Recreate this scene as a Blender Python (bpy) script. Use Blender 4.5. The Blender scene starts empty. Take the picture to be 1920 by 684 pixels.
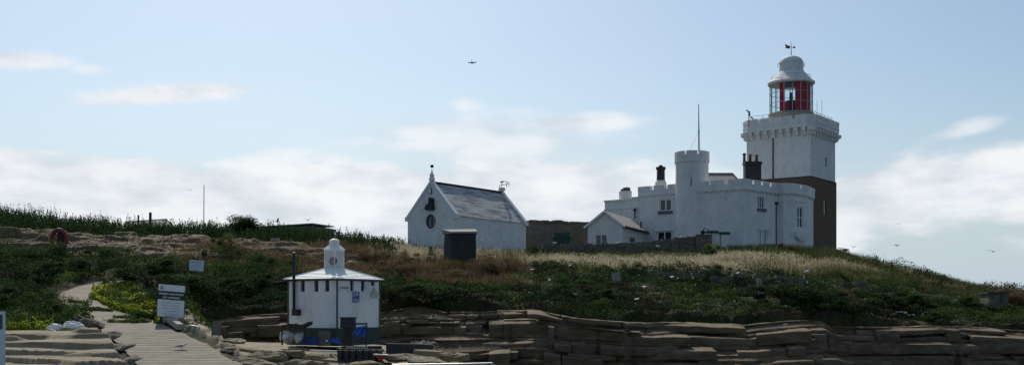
import bpy, math, random
import numpy as np
from mathutils import Vector, Matrix
random.seed(7)
RNG = np.random.default_rng(11)
SC = bpy.context.scene
COL = SC.collection
PI = math.pi
R = math.radians
EZ, HZ, FP, CX = 4.0, 575.0, 2000.0, 960.0      # eye height, horizon row, focal length in photo pixels

def P(px, py, Y):
    return Vector(((px - CX) / FP * Y, Y, EZ + (HZ - py) / FP * Y))
def X(px, Y): return (px - CX) / FP * Y
def Z(py, Y): return EZ + (HZ - py) / FP * Y

# ------------------------------------------------------------------ noise
def _h(ix, iy, s):
    h = (ix.astype(np.int64) * 374761393 + iy.astype(np.int64) * 668265263 + s * 974634777) & 0xFFFFFFFF
    h = ((h ^ (h >> 13)) * 1274126177) & 0xFFFFFFFF
    h = (h ^ (h >> 16)) & 0xFFFFFFFF
    return h / 4294967295.0
def vn(x, y, s=0):
    x = np.asarray(x, float); y = np.asarray(y, float)
    ix = np.floor(x); iy = np.floor(y); fx = x - ix; fy = y - iy
    fx = fx * fx * (3 - 2 * fx); fy = fy * fy * (3 - 2 * fy)
    a = _h(ix, iy, s); b = _h(ix + 1, iy, s); c = _h(ix, iy + 1, s); d = _h(ix + 1, iy + 1, s)
    return (a * (1 - fx) + b * fx) * (1 - fy) + (c * (1 - fx) + d * fx) * fy
def fbm(x, y, o=4, s=0):
    v = 0; a = 1; t = 0
    for k in range(o):
        v = v + a * vn(np.asarray(x) * 2 ** k, np.asarray(y) * 2 ** k, s + k * 17); t += a; a *= .5
    return v / t
def sstep(a, b, v):
    t = np.clip((np.asarray(v, float) - a) / (b - a), 0, 1)
    return t * t * (3 - 2 * t)

# ------------------------------------------------------------------ materials
def newmat(name):
    m = bpy.data.materials.new(name); m.use_nodes = True
    nt = m.node_tree; b = nt.nodes['Principled BSDF']
    return m, nt, b
def N(nt, t, **kw):
    n = nt.nodes.new(t)
    for k, v in kw.items():
        if k in n.inputs.keys(): n.inputs[k].default_value = v
        else: setattr(n, k, v)
    return n
def noise_mat(name, c1, c2, scale=1.0, rough=.85, bump=.0, stretch=(1, 1, 1), c3=None, s3=6.0, lo=.35, hi=.65, bscale=None, spec=.3, metal=0, bdist=.05):
    m, nt, b = newmat(name)
    L = nt.links.new
    tc = N(nt, 'ShaderNodeTexCoord'); mp = N(nt, 'ShaderNodeMapping')
    mp.inputs['Scale'].default_value = stretch
    L(tc.outputs['Object'], mp.inputs['Vector'])
    nz = N(nt, 'ShaderNodeTexNoise', Scale=scale, Detail=6.0, Roughness=.62)
    L(mp.outputs[0], nz.inputs['Vector'])
    rp = N(nt, 'ShaderNodeMapRange'); rp.inputs[1].default_value = lo; rp.inputs[2].default_value = hi
    L(nz.outputs[0], rp.inputs[0])
    mx = N(nt, 'ShaderNodeMix', data_type='RGBA')
    mx.inputs[6].default_value = (*c1, 1); mx.inputs[7].default_value = (*c2, 1)
    L(rp.outputs[0], mx.inputs[0])
    out = mx.outputs[2]
    if c3:
        n3 = N(nt, 'ShaderNodeTexNoise', Scale=s3, Detail=5.0, Roughness=.7)
        L(mp.outputs[0], n3.inputs['Vector'])
        r3 = N(nt, 'ShaderNodeMapRange'); r3.inputs[1].default_value = .5; r3.inputs[2].default_value = .72
        L(n3.outputs[0], r3.inputs[0])
        m3 = N(nt, 'ShaderNodeMix', data_type='RGBA'); m3.inputs[7].default_value = (*c3, 1)
        L(out, m3.inputs[6]); L(r3.outputs[0], m3.inputs[0]); out = m3.outputs[2]
    L(out, b.inputs['Base Color'])
    b.inputs['Roughness'].default_value = rough
    b.inputs['Specular IOR Level'].default_value = spec
    b.inputs['Metallic'].default_value = metal
    if bump:
        bn = N(nt, 'ShaderNodeTexNoise', Scale=bscale or scale * 4, Detail=8.0, Roughness=.65)
        L(mp.outputs[0], bn.inputs['Vector'])
        bp = N(nt, 'ShaderNodeBump', Strength=bump, Distance=bdist)
        L(bn.outputs[0], bp.inputs['Height']); L(bp.outputs[0], b.inputs['Normal'])
    return m
def leaf_mat(name, trans=.35, rough=.6, gain=1.0):
    m, nt, b = newmat(name); L = nt.links.new
    nt.nodes.remove(b)
    at = N(nt, 'ShaderNodeAttribute', attribute_name='tint')
    d = N(nt, 'ShaderNodeBsdfDiffuse'); t = N(nt, 'ShaderNodeBsdfTranslucent'); g = N(nt, 'ShaderNodeBsdfGlossy', Roughness=rough)
    mx = N(nt, 'ShaderNodeMixShader'); mx.inputs[0].default_value = trans
    m2 = N(nt, 'ShaderNodeMixShader'); m2.inputs[0].default_value = .015
    L(at.outputs['Color'], d.inputs['Color']); L(at.outputs['Color'], t.inputs['Color'])
    L(d.outputs[0], mx.inputs[1]); L(t.outputs[0], mx.inputs[2]); L(mx.outputs[0], m2.inputs[1]); L(g.outputs[0], m2.inputs[2])
    L(m2.outputs[0], nt.nodes['Material Output'].inputs['Surface'])
    return m

MT = {}
MT['white'] = noise_mat('whitewash', (.67, .68, .67), (.61, .62, .61), .7, .8, .2, (1, 1, .7), c3=(.52, .51, .48), s3=1.5, bscale=14, bdist=.02)
MT['white_old'] = noise_mat('weathered_whitewash', (.73, .74, .73), (.67, .68, .67), .9, .85, .3, (1, 1, .8), c3=(.56, .55, .51), s3=1.6, bscale=9, bdist=.03)
MT['hutwhite'] = noise_mat('white_boarding', (.76, .77, .77), (.69, .70, .70), 1.2, .6, .08, (1, 1, .6), c3=(.57, .55, .51), s3=1.6)
MT['trim'] = noise_mat('white_paint', (.8, .8, .79), (.72, .72, .7), 3, .5)
MT['brownstone'] = noise_mat('dark_brown_sandstone', (.105, .068, .044), (.145, .10, .068), 1.6, .9, .5, (1, 1, 2.2), c3=(.05, .04, .034), s3=4, bscale=5)
MT['tan'] = noise_mat('tan_stone', (.42, .37, .28), (.32, .28, .2), 3, .85, .2)
MT['black'] = noise_mat('black_paint', (.018, .018, .02), (.03, .03, .032), 4, .55)
MT['grey'] = noise_mat('galvanised_metal', (.38, .39, .4), (.28, .29, .3), 5, .45, metal=.5)
MT['dgrey'] = noise_mat('dark_metal', (.07, .072, .075), (.10, .1, .105), 5, .5, metal=.3)
MT['red'] = noise_mat('red_screen', (.50, .006, .03), (.40, .005, .025), 2, .7, spec=.05)
MT['slate'] = None
MT['green'] = noise_mat('dark_green_paint', (.012, .034, .027), (.02, .045, .035), 3, .5)
MT['sill'] = noise_mat('grey_green_sill', (.07, .10, .10), (.09, .13, .12), 4, .6)
MT['ivygreen'] = noise_mat('green_sheet', (.010, .055, .035), (.016, .075, .045), 3, .5)
MT['drystone'] = noise_mat('dry_stone', (.10, .09, .075), (.17, .15, .12), 2.2, .95, .7, c3=(.06, .065, .045), s3=5, bscale=8)
MT['yardwall'] = noise_mat('yard_wall_stone', (.13, .115, .095), (.19, .17, .14), 1.5, .95, .6, (1, 1, 2), c3=(.09, .085, .07), s3=4, bscale=7)
MT['hide'] = noise_mat('dark_render', (.035, .036, .038), (.055, .055, .055), 1.5, .9, .3, c3=(.025, .025, .026), s3=3)
MT['hidetop'] = noise_mat('grey_concrete_cap', (.30, .29, .27), (.22, .21, .19), 3, .9, .3)
MT['sand'] = noise_mat('sandstone', (.21, .175, .115), (.31, .26, .175), .8, .92, .7, (1, 1.6, 5), c3=(.10, .09, .07), s3=1.6, bscale=5, bdist=.06)
MT['outcrop'] = noise_mat('brown_outcrop_rock', (.14, .10, .062), (.20, .147, .095), .9, .92, .9, (1, 1.6, 4), c3=(.05, .045, .03), s3=1.5, bscale=5, bdist=.06)
MT['cliff'] = noise_mat('cliff_sandstone', (.125, .092, .055), (.205, .155, .095), .6, .92, .9, (1, 1, 4), c3=(.06, .054, .038), s3=1.1, bscale=5, bdist=.10, lo=.38, hi=.66)
MT['concrete'] = noise_mat('concrete', (.36, .34, .30), (.28, .265, .235), 1.2, .9, .4, c3=(.2, .19, .165), s3=3, bscale=20, bdist=.02)
MT['wood'] = noise_mat('weathered_timber', (.16, .135, .105), (.10, .085, .065), 2, .85, .3, (1, 1, 1), c3=(.2, .18, .15), s3=8)
MT['darkwood'] = noise_mat('dark_timber', (.035, .03, .026), (.055, .047, .04), 3, .85, .3)
MT['palewood'] = noise_mat('pale_plank', (.55, .52, .46), (.45, .42, .36), 4, .7)
MT['blue'] = noise_mat('blue_cloth', (.03, .12, .48), (.025, .09, .36), 4, .6)
MT['bluecrate'] = noise_mat('blue_plastic', (.02, .06, .22), (.016, .05, .17), 3, .5)
MT['navy'] = noise_mat('navy_plastic', (.012, .016, .035), (.02, .024, .045), 4, .4)
MT['redplastic'] = noise_mat('red_plastic', (.55, .03, .025), (.42, .025, .02), 4, .45)
MT['ringred'] = noise_mat('faded_red_ring', (.25, .035, .04), (.18, .025, .03), 4, .6)
MT['sack'] = noise_mat('white_sack', (.55, .56, .56), (.42, .43, .42), 2.5, .6, .3, c3=(.2, .24, .17), s3=3)
MT['bagwhite'] = noise_mat('white_lime_crust', (.78, .77, .74), (.6, .59, .56), 3, .8, .4)
MT['signwhite'] = noise_mat('sign_white', (.72, .74, .76), (.66, .68, .7), 2, .5)
MT['signblack'] = noise_mat('sign_black', (.018, .02, .028), (.024, .026, .034), 2, .5)
MT['signblue'] = noise_mat('sign_blue', (.05, .09, .33), (.04, .075, .28), 2, .5)
MT['signpale'] = noise_mat('sign_pale_blue', (.62, .68, .74), (.56, .62, .68), 2, .5)
MT['panegrey'] = noise_mat('grey_acrylic', (.55, .57, .55), (.48, .5, .48), 2, .4)
MT['gullwhite'] = noise_mat('white_feather', (.78, .78, .77), (.7, .7, .7), 8, .8)
MT['gullgrey'] = noise_mat('grey_feather', (.36, .37, .39), (.3, .31, .33), 8, .8)
MT['gulldark'] = noise_mat('dark_feather', (.035, .033, .032), (.06, .055, .05), 8, .8)
MT['beak'] = noise_mat('orange_bill', (.5, .16, .03), (.4, .12, .03), 8, .5)
MT['pot'] = noise_mat('terracotta_pot', (.15, .065, .045), (.11, .05, .036), 5, .85)
MT['disc'] = noise_mat('mottled_disc', (.22, .15, .14), (.34, .27, .26), 8, .6)
MT['leaf'] = leaf_mat('leaf', .38)
MT['straw'] = leaf_mat('straw', .45)
MT['bark'] = noise_mat('bark', (.06, .045, .03), (.09, .07, .05), 8, .9)
MT['slab'] = noise_mat('pale_stone_slab', (.42, .40, .35), (.62, .60, .55), 3, .9, .4)

def glass_mat(name, col=(.85, .92, .95), a=.12, rough=.05):
    m, nt, b = newmat(name); L = nt.links.new
    nt.nodes.remove(b)
    tr = N(nt, 'ShaderNodeBsdfTransparent'); tr.inputs[0].default_value = (*col, 1)
    gl = N(nt, 'ShaderNodeBsdfGlossy', Roughness=rough); gl.inputs[0].default_value = (1, 1, 1, 1)
    mx = N(nt, 'ShaderNodeMixShader'); mx.inputs[0].default_value = a
    L(tr.outputs[0], mx.inputs[1]); L(gl.outputs[0], mx.inputs[2]); L(mx.outputs[0], nt.nodes['Material Output'].inputs['Surface'])
    return m
MT['lanternglass'] = glass_mat('lantern_glass', (.86, .92, .94), .02)
def pane_mat(name, col):
    m, nt, b = newmat(name)
    b.inputs['Base Color'].default_value = (*col, 1); b.inputs['Roughness'].default_value = .08
    b.inputs['Specular IOR Level'].default_value = .6
    return m
MT['pane'] = pane_mat('window_glass', (.015, .02, .03))
MT['blind'] = pane_mat('curtained_glass', (.30, .36, .40))

def slate_mat(name='slate_roof'):
    m, nt, b = newmat(name); L = nt.links.new
    uv = N(nt, 'ShaderNodeUVMap')
    sp = N(nt, 'ShaderNodeSeparateXYZ'); L(uv.outputs[0], sp.inputs[0])
    br = N(nt, 'ShaderNodeTexBrick', Scale=1.0); br.offset = .5
    br.inputs['Brick Width'].default_value = .55; br.inputs['Row Height'].default_value = .34; br.inputs['Mortar Size'].default_value = .02
    br.inputs['Color1'].default_value = (.17, .175, .18, 1); br.inputs['Color2'].default_value = (.27, .275, .28, 1); br.inputs['Mortar'].default_value = (.03, .03, .03, 1)
    L(uv.outputs[0], br.inputs[0])
    mp = N(nt, 'ShaderNodeMapping'); mp.inputs['Scale'].default_value = (.35, 2.94, 1); L(uv.outputs[0], mp.inputs[0])
    nz = N(nt, 'ShaderNodeTexNoise', Scale=1.0, Detail=5.0, Roughness=.7); L(mp.outputs[0], nz.inputs['Vector'])
    rp = N(nt, 'ShaderNodeMapRange'); rp.inputs[1].default_value = .42; rp.inputs[2].default_value = .56; L(nz.outputs[0], rp.inputs[0])
    mx = N(nt, 'ShaderNodeMix', data_type='RGBA'); mx.inputs[7].default_value = (.50, .50, .49, 1)
    L(rp.outputs[0], mx.inputs[0]); L(br.outputs[0], mx.inputs[6]); L(mx.outputs[2], b.inputs['Base Color'])
    bp = N(nt, 'ShaderNodeBump', Strength=.8, Distance=.04); L(br.outputs['Fac'], bp.inputs['Height']); bp.invert = True
    L(bp.outputs[0], b.inputs['Normal']); b.inputs['Roughness'].default_value = .8
    return m
MT['slate'] = slate_mat()
MT['roofgrey'] = noise_mat('grey_slate', (.22, .21, .2), (.30, .29, .27), 2, .75, .3, (1, 1, 1), c3=(.15, .15, .14), s3=5)

# ------------------------------------------------------------------ mesh builder
class MB:
    def __init__(s): s.v = []; s.f = []; s.uv = {}
    def add(s, vs, fs):
        o = len(s.v); s.v += [tuple(v) for v in vs]
        s.f += [tuple(i + o for i in f) for f in fs]; return s
    def box(s, c, d, rz=0, taper=1.0):
        hx, hy, hz = d[0] / 2, d[1] / 2, d[2] / 2; ca, sa = math.cos(rz), math.sin(rz); vs = []
        for z in (-hz, hz):
            k = taper if z > 0 else 1
            for x, y in ((-hx, -hy), (hx, -hy), (hx, hy), (-hx, hy)):
                x *= k; y *= k
                vs.append((c[0] + x * ca - y * sa, c[1] + x * sa + y * ca, c[2] + z))
        return s.add(vs, [(3, 2, 1, 0), (4, 5, 6, 7), (0, 1, 5, 4), (1, 2, 6, 5), (2, 3, 7, 6), (3, 0, 4, 7)])
    def beam(s, a, b, w, h, up=(0, 0, 1)):
        a = Vector(a); b = Vector(b); d = (b - a).normalized(); up = Vector(up)
        sd = d.cross(up)
        if sd.length < 1e-4: sd = d.cross(Vector((0, 1, 0)))
        sd.normalize(); u = sd.cross(d).normalized(); vs = []
        for p in (a, b):
            for i, j in ((-1, -1), (1, -1), (1, 1), (-1, 1)): vs.append(p + sd * (i * w / 2) + u * (j * h / 2))
        return s.add(vs, [(3, 2, 1, 0), (4, 5, 6, 7), (0, 1, 5, 4), (1, 2, 6, 5), (2, 3, 7, 6), (3, 0, 4, 7)])
    def tube(s, pts, r, n=8):
        pts = [Vector(p) for p in pts]; m = len(pts); rs = r if isinstance(r, (list, tuple)) else [r] * m
        vs = []; fs = []; prev = None
        for i, p in enumerate(pts):
            d = (pts[min(i + 1, m - 1)] - pts[max(i - 1, 0)]).normalized()
            if prev is None: sd = d.cross(Vector((0, 0, 1)))
            else: sd = prev - d * prev.dot(d)
            if sd.length < 1e-4: sd = d.cross(Vector((0, 1, 0)))
            sd.normalize(); prev = sd; u = d.cross(sd)
            for k in range(n):
                a = 2 * PI * k / n; vs.append(p + (sd * math.cos(a) + u * math.sin(a)) * rs[i])
        for i in range(m - 1):
            for k in range(n):
                k2 = (k + 1) % n; fs.append((i * n + k, i * n + k2, (i + 1) * n + k2, (i + 1) * n + k))
        fs.append(tuple(range(n - 1, -1, -1))); fs.append(tuple((m - 1) * n + k for k in range(n)))
        return s.add(vs, fs)
    def lathe(s, c, prof, n=24, a0=0, cap=True):
        vs = []; fs = []; m = len(prof)
        for r, z in prof:
            for k in range(n):
                a = a0 + 2 * PI * k / n; vs.append((c[0] + r * math.cos(a), c[1] + r * math.sin(a), c[2] + z))
        for i in range(m - 1):
            for k in range(n):
                k2 = (k + 1) % n; fs.append((i * n + k, i * n + k2, (i + 1) * n + k2, (i + 1) * n + k))
        if cap:
            if prof[0][0] > 1e-3: fs.append(tuple(range(n - 1, -1, -1)))
            if prof[-1][0] > 1e-3: fs.append(tuple((m - 1) * n + k for k in range(n)))
        return s.add(vs, fs)
    def prism(s, poly, z0, z1):
        n = len(poly); vs = [(p[0], p[1], z0) for p in poly] + [(p[0], p[1], z1) for p in poly]
        fs = [tuple(range(n - 1, -1, -1)), tuple(range(n, 2 * n))] + [(i, (i + 1) % n, n + (i + 1) % n, n + i) for i in range(n)]
        return s.add(vs, fs)
    def hexa(s, o0, o1, i1, i0, z0, z1):
        return s.prism([o0, o1, i1, i0], z0, z1)
    def ngon_extrude(s, pts, vec):
        n = len(pts); v = Vector(vec); vs = [Vector(p) for p in pts] + [Vector(p) + v for p in pts]
        return s.add(vs, [tuple(range(n - 1, -1, -1)), tuple(range(n, 2 * n))] + [(i, (i + 1) % n, n + (i + 1) % n, n + i) for i in range(n)])
    def facade(s, p0, p1, z0, z1, ops=(), depth=.25, top=None):
        """vertical wall face from p0 to p1 (seen from its right-hand outer side) with openings (u0,u1,za,zb); reveals go inwards"""
        p0 = Vector((p0[0], p0[1], 0)); p1 = Vector((p1[0], p1[1], 0)); d = p1 - p0; Ln = d.length; d.normalize()
        inn = Vector((-d.y, d.x, 0))
        us = sorted({0, Ln, *[o[0] for o in ops], *[o[1] for o in ops]}); zs = sorted({z0, z1, *[o[2] for o in ops], *[o[3] for o in ops]})
        pt = lambda u, z, k=0: p0 + d * u + inn * k + Vector((0, 0, z))
        for a, b in zip(us, us[1:]):
            for c, e in zip(zs, zs[1:]):
                if any(o[0] - 1e-6 <= a and b <= o[1] + 1e-6 and o[2] - 1e-6 <= c and e <= o[3] + 1e-6 for o in ops): continue
                s.add([pt(a, c), pt(b, c), pt(b, e), pt(a, e)], [(0, 1, 2, 3)])
        for a, b, c, e in ops:
            k = depth
            s.add([pt(a, c), pt(b, c), pt(b, e), pt(a, e), pt(a, c, k), pt(b, c, k), pt(b, e, k), pt(a, e, k)],
                  [(0, 4, 5, 1), (1, 5, 6, 2), (2, 6, 7, 3), (3, 7, 4, 0)])
        return s

OFF = {}
def mesh_obj(name, vs, fs, mat, parent=None, smooth=False, uvs=None, autosm=None):
    off = OFF.get(parent.name, Vector((0, 0, 0))) if parent else Vector((0, 0, 0))
    me = bpy.data.meshes.new(name)
    me.from_pydata([(v[0] - off.x, v[1] - off.y, v[2] - off.z) for v in vs], [], fs)
    if mat: me.materials.append(mat)
    if smooth: me.polygons.foreach_set('use_smooth', [True] * len(me.polygons))
    o = bpy.data.objects.new(name, me); COL.objects.link(o)
    if parent: o.parent = parent
    OFF[o.name] = off
    if autosm and smooth:
        try: me.set_sharp_from_angle(angle=R(autosm))
        except Exception: pass
    return o
def part(name, mb, mat, parent=None, smooth=False, fix=True, autosm=35):
    o = mesh_obj(name, mb.v, mb.f, MT[mat] if isinstance(mat, str) else mat, parent, smooth, autosm=autosm)
    return o
def root(name, label, cat, loc, group=None):
    o = bpy.data.objects.new(name, None); COL.objects.link(o); o.location = loc; o.empty_display_size = .2
    OFF[o.name] = Vector(loc); o['label'] = label; o['category'] = cat; o['kind'] = 'thing'
    if group: o['group'] = group
    return o
def tag(o, label, cat, group=None):
    o['label'] = label; o['category'] = cat
    if 'kind' not in o: o['kind'] = 'thing'
    if group: o['group'] = group
    return o
def rebase(o, loc):
    """give a single-mesh thing its origin at its base"""
    loc = Vector(loc); o.data.transform(Matrix.Translation(-loc)); o.location = loc; OFF[o.name] = loc
    return o
def struct(o): o['kind'] = 'structure'; return o
def np_mesh(name, V, F, mat, tint=None, smooth=False, parent=None):
    """fast mesh from arrays, F is (n,4) or (n,3)"""
    me = bpy.data.meshes.new(name); k = F.shape[1]
    me.vertices.add(len(V)); me.vertices.foreach_set('co', V.astype(np.float32).ravel())
    me.loops.add(F.size); me.loops.foreach_set('vertex_index', F.astype(np.int32).ravel())
    me.polygons.add(len(F)); me.polygons.foreach_set('loop_start', np.arange(0, F.size, k, dtype=np.int32))
    if smooth: me.polygons.foreach_set('use_smooth', np.ones(len(F), dtype=bool))
    if tint is not None:
        at = me.attributes.new('tint', 'FLOAT_COLOR', 'POINT')
        c = np.ones((len(V), 4), np.float32); c[:, :3] = tint; at.data.foreach_set('color', c.ravel())
    me.materials.append(mat); me.update(calc_edges=True)
    o = bpy.data.objects.new(name, me); COL.objects.link(o); OFF[o.name] = Vector((0, 0, 0))
    if parent: o.parent = parent
    return o
def text(name, s, size, origin, u, n, mat, parent, align='CENTER', ext=.004, bold=0):
    """lettering whose baseline runs along u on a face with outward normal n"""
    cu = bpy.data.curves.new(name, 'FONT'); cu.body = s; cu.size = size; cu.align_x = align; cu.align_y = 'CENTER'; cu.extrude = ext; cu.offset = bold
    tmp = bpy.data.objects.new(name + '_tmp', cu); COL.objects.link(tmp); dg = bpy.context.evaluated_depsgraph_get(); me = bpy.data.meshes.new_from_object(tmp.evaluated_get(dg)); bpy.data.objects.remove(tmp)
    me.materials.clear(); me.materials.append(MT[mat]); o = bpy.data.objects.new(name, me); COL.objects.link(o)
    u = Vector(u).normalized(); n = Vector(n).normalized(); w = n.cross(u)
    off = OFF[parent.name]; m = Matrix((u, w, n)).transposed().to_4x4(); m.translation = Vector(origin) - off
    o.parent = parent; o.matrix_local = m; OFF[o.name] = off
    return o
def offset_line(pts, d, closed=False):
    """mitred offset of a 2D polyline to its right-hand side by d"""
    n = len(pts); out = []
    P2 = [Vector((p[0], p[1])) for p in pts]
    for i in range(n):
        a = P2[i - 1] if (i > 0 or closed) else None; b = P2[(i + 1) % n] if (i < n - 1 or closed) else None
        d1 = (P2[i] - a).normalized() if a is not None else (b - P2[i]).normalized()
        d2 = (b - P2[i]).normalized() if b is not None else d1
        n1 = Vector((d1.y, -d1.x)); n2 = Vector((d2.y, -d2.x)); m = (n1 + n2)
        m.normalize(); k = d / max(.35, m.dot(n1)); out.append(P2[i] + m * k)
    return out
def band(mb, line, dout, din, z0, z1, closed=False):
    o = offset_line(line, dout, closed); i = offset_line(line, din, closed); n = len(line)
    for k in range(n if closed else n - 1):
        k2 = (k + 1) % n; mb.prism([o[k], o[k2], i[k2], i[k]], z0, z1)
def merlons(mb, line, dout, din, z0, z1, pitch, gap, closed=False):
    o = offset_line(line, dout, closed); i = offset_line(line, din, closed); n = len(line)
    for k in range(n if closed else n - 1):
        k2 = (k + 1) % n; Ln = (o[k2] - o[k]).length; c = max(1, round(Ln / pitch)); g = gap / Ln / 2
        for j in range(c):
            a = j / c + g; b = (j + 1) / c - g
            if not closed and j == 0 and k == 0: a = 0
            if not closed and k == n - 2 and j == c - 1: b = 1
            if j == 0 and (k > 0 or closed): a = 0
            if j == c - 1 and (k < n - 2 or closed): b = 1
            L4 = [o[k].lerp(o[k2], a), o[k].lerp(o[k2], b), i[k].lerp(i[k2], b), i[k].lerp(i[k2], a)]
            mb.prism(L4, z0, z1)
def corbels(parent, mat, line, dout, z0, z1, pitch, w, closed=False, end=.0):
    """rounded brackets under a parapet, standing out from the wall line"""
    n = len(line)
    for k in range(n if closed else n - 1):
        a = Vector((line[k][0], line[k][1])); b = Vector((line[(k + 1) % n][0], line[(k + 1) % n][1])); d = b - a; Ln = d.length; d.normalize(); nn = Vector((d.y, -d.x))
        c = max(1, int((Ln - 2 * end) / pitch))
        for j in range(c):
            u = end + (Ln - 2 * end) * (j + .5) / c
            h = z1 - z0; pr = [(0.02, z1)] + [(dout, z1), (dout, z0 + h * .62), (dout * .8, z0 + h * .48), (dout * .55, z0 + h * .45), (dout * .5, z0 + h * .2), (dout * .3, z0 + .02), (.02, z0)]
            q = a + d * (u - w / 2)
            pts = [Vector((q.x + nn.x * (x - .02), q.y + nn.y * (x - .02), z)) for x, z in pr]
            part('corbel', MB().ngon_extrude(pts, Vector((d.x, d.y, 0)) * w), mat, parent)
def fit(pxN, YN, a, pxL, pxR):
    """near corner seen at pxN, the two walls leave it at angle a; lengths that end at pxL and pxR"""
    nx = X(pxN, YN); tl = (pxL - CX) / FP; tr = (pxR - CX) / FP; ca, sa = math.cos(a), math.sin(a)
    w = (nx - tl * YN) / (ca + tl * sa); l = (tr * YN - nx) / (sa - tr * ca)
    return w, l
def window(parent, p0, p1, u0, u1, z0, z1, depth=.18, mull=1, sill='sill', pane='pane', bars=0, fw=.07, sillh=.14, sillout=.08):
    """window set in an opening of the wall face p0 to p1"""
    p0 = Vector((p0[0], p0[1], 0)); p1 = Vector((p1[0], p1[1], 0)); d = (p1 - p0).normalized(); inn = Vector((-d.y, d.x, 0)); rz = math.atan2(d.y, d.x)
    pt = lambda u, z, k: p0 + d * u + inn * k + Vector((0, 0, z))
    fr = MB(); k = depth - .05; um = (u0 + u1) / 2; zm = (z0 + z1) / 2
    fr.box(pt(um, z1 - fw / 2, k), (u1 - u0 - .006, .08, fw), rz); fr.box(pt(um, z0 + fw / 2, k), (u1 - u0 - .006, .08, fw), rz)
    for u in (u0 + fw / 2 + .003, u1 - fw / 2 - .003): fr.box(pt(u, zm, k), (fw, .074, z1 - z0 - 2 * fw), rz)
    for j in range(mull): fr.box(pt(u0 + (u1 - u0) * (j + 1) / (mull + 1), zm, k), (fw * 1.3, .07, z1 - z0 - 2 * fw), rz)
    for j in range(bars): fr.box(pt(um, z0 + (z1 - z0) * (j + 1) / (bars + 1), k), (u1 - u0 - 2 * fw, .05, fw * .8), rz)
    w = part('window', fr, 'trim', parent)
    pm = MB().add([pt(u0, z0, depth), pt(u1, z0, depth), pt(u1, z1, depth), pt(u0, z1, depth)], [(0, 1, 2, 3)])
    part('pane', pm, pane, w)
    if sill: part('sill', MB().box(pt(um, z0 - sillh / 2 - .002, -sillout / 2 + .02), (u1 - u0 + .3, sillout + .06, sillh), rz), sill, w)
    return w
# ------------------------------------------------------------------ the lie of the land
TAB = {
 -900: [(30, 760), (42, 668), (47, 630), (55, 590), (65, 525), (77, 468), (84, 425), (97, 405)],
 0: [(30, 800), (40, 690), (44, 655), (47.5, 628), (52, 606), (58, 570), (66, 525), (77, 478), (82, 440), (86, 432), (97, 418)],
 100: [(30, 800), (40, 690), (44, 655), (47.5, 626), (52, 600), (58, 565), (66, 525), (77, 478), (82, 449), (86, 441), (97, 429)],
 200: [(30, 800), (40, 684), (44, 650), (47.5, 622), (52, 594), (57, 570), (60, 556), (66, 533), (70, 520), (77, 490), (82, 458), (86, 450), (97, 439)],
 320: [(30, 800), (40, 684), (44, 648), (47.5, 621), (50, 604), (53, 590), (58, 565), (66, 530), (77, 490), (82, 464), (86, 453), (97, 443)],
 440: [(30, 600), (56, 592), (60, 575), (66, 545), (77, 500), (83, 470), (87, 458), (97, 447)],
 600: [(30, 600), (56, 590), (60, 572), (66, 545), (77, 505), (83, 480), (88, 467), (98, 456)],
 740: [(30, 600), (57, 588), (62, 575), (68, 553), (77, 520), (84, 493), (90, 477), (98, 466)],
 900: [(30, 600), (59, 585), (63, 577), (70, 554), (78, 522), (84, 500), (90, 484), (96, 475)],
 1000: [(30, 600), (60, 584), (64, 576), (70, 560), (78, 530), (84, 507), (89, 493), (96, 484), (105, 478)],
 1180: [(30, 600), (62, 604), (66, 590), (72, 567), (79, 538), (85, 509), (90, 494), (97, 484), (105, 479)],
 1450: [(30, 600), (63, 604), (67, 592), (73, 568), (80, 541), (86, 514), (91, 493), (97, 478), (105, 469)],
 1570: [(30, 600), (64, 610), (68, 595), (74, 572), (81, 544), (88, 515), (95, 494), (104, 480), (112, 477)],
 1700: [(30, 600), (64, 612), (69, 600), (75, 580), (82, 554), (89, 530), (95, 515), (102, 509)],
 1800: [(30, 600), (65, 613), (70, 604), (76, 588), (84, 563), (92, 544), (98, 537)],
 1920: [(30, 600), (66, 620), (72, 610), (80, 588), (90, 566), (96, 557)],
 2400: [(30, 620), (68, 640), (80, 620), (95, 600)],
 3200: [(30, 640), (68, 660), (80, 640), (95, 630)],
}
_px = sorted(TAB)
CLIFF_PX = [300, 400, 540, 740, 900, 1000, 1100, 1180, 1300, 1400, 1470, 1540, 1560, 1700, 1800, 1920, 2200, 3000]
CLIFF_Y = [54, 56, 56.5, 58, 59.5, 60, 61, 62.2, 62.6, 63, 63, 63.2, 64, 64.4, 65, 66, 68, 70]
CLIFF_T = [602, 598, 588, 585, 582, 579, 597, 603, 605, 609, 600, 599, 611, 612, 611, 618, 640, 660]
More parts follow.
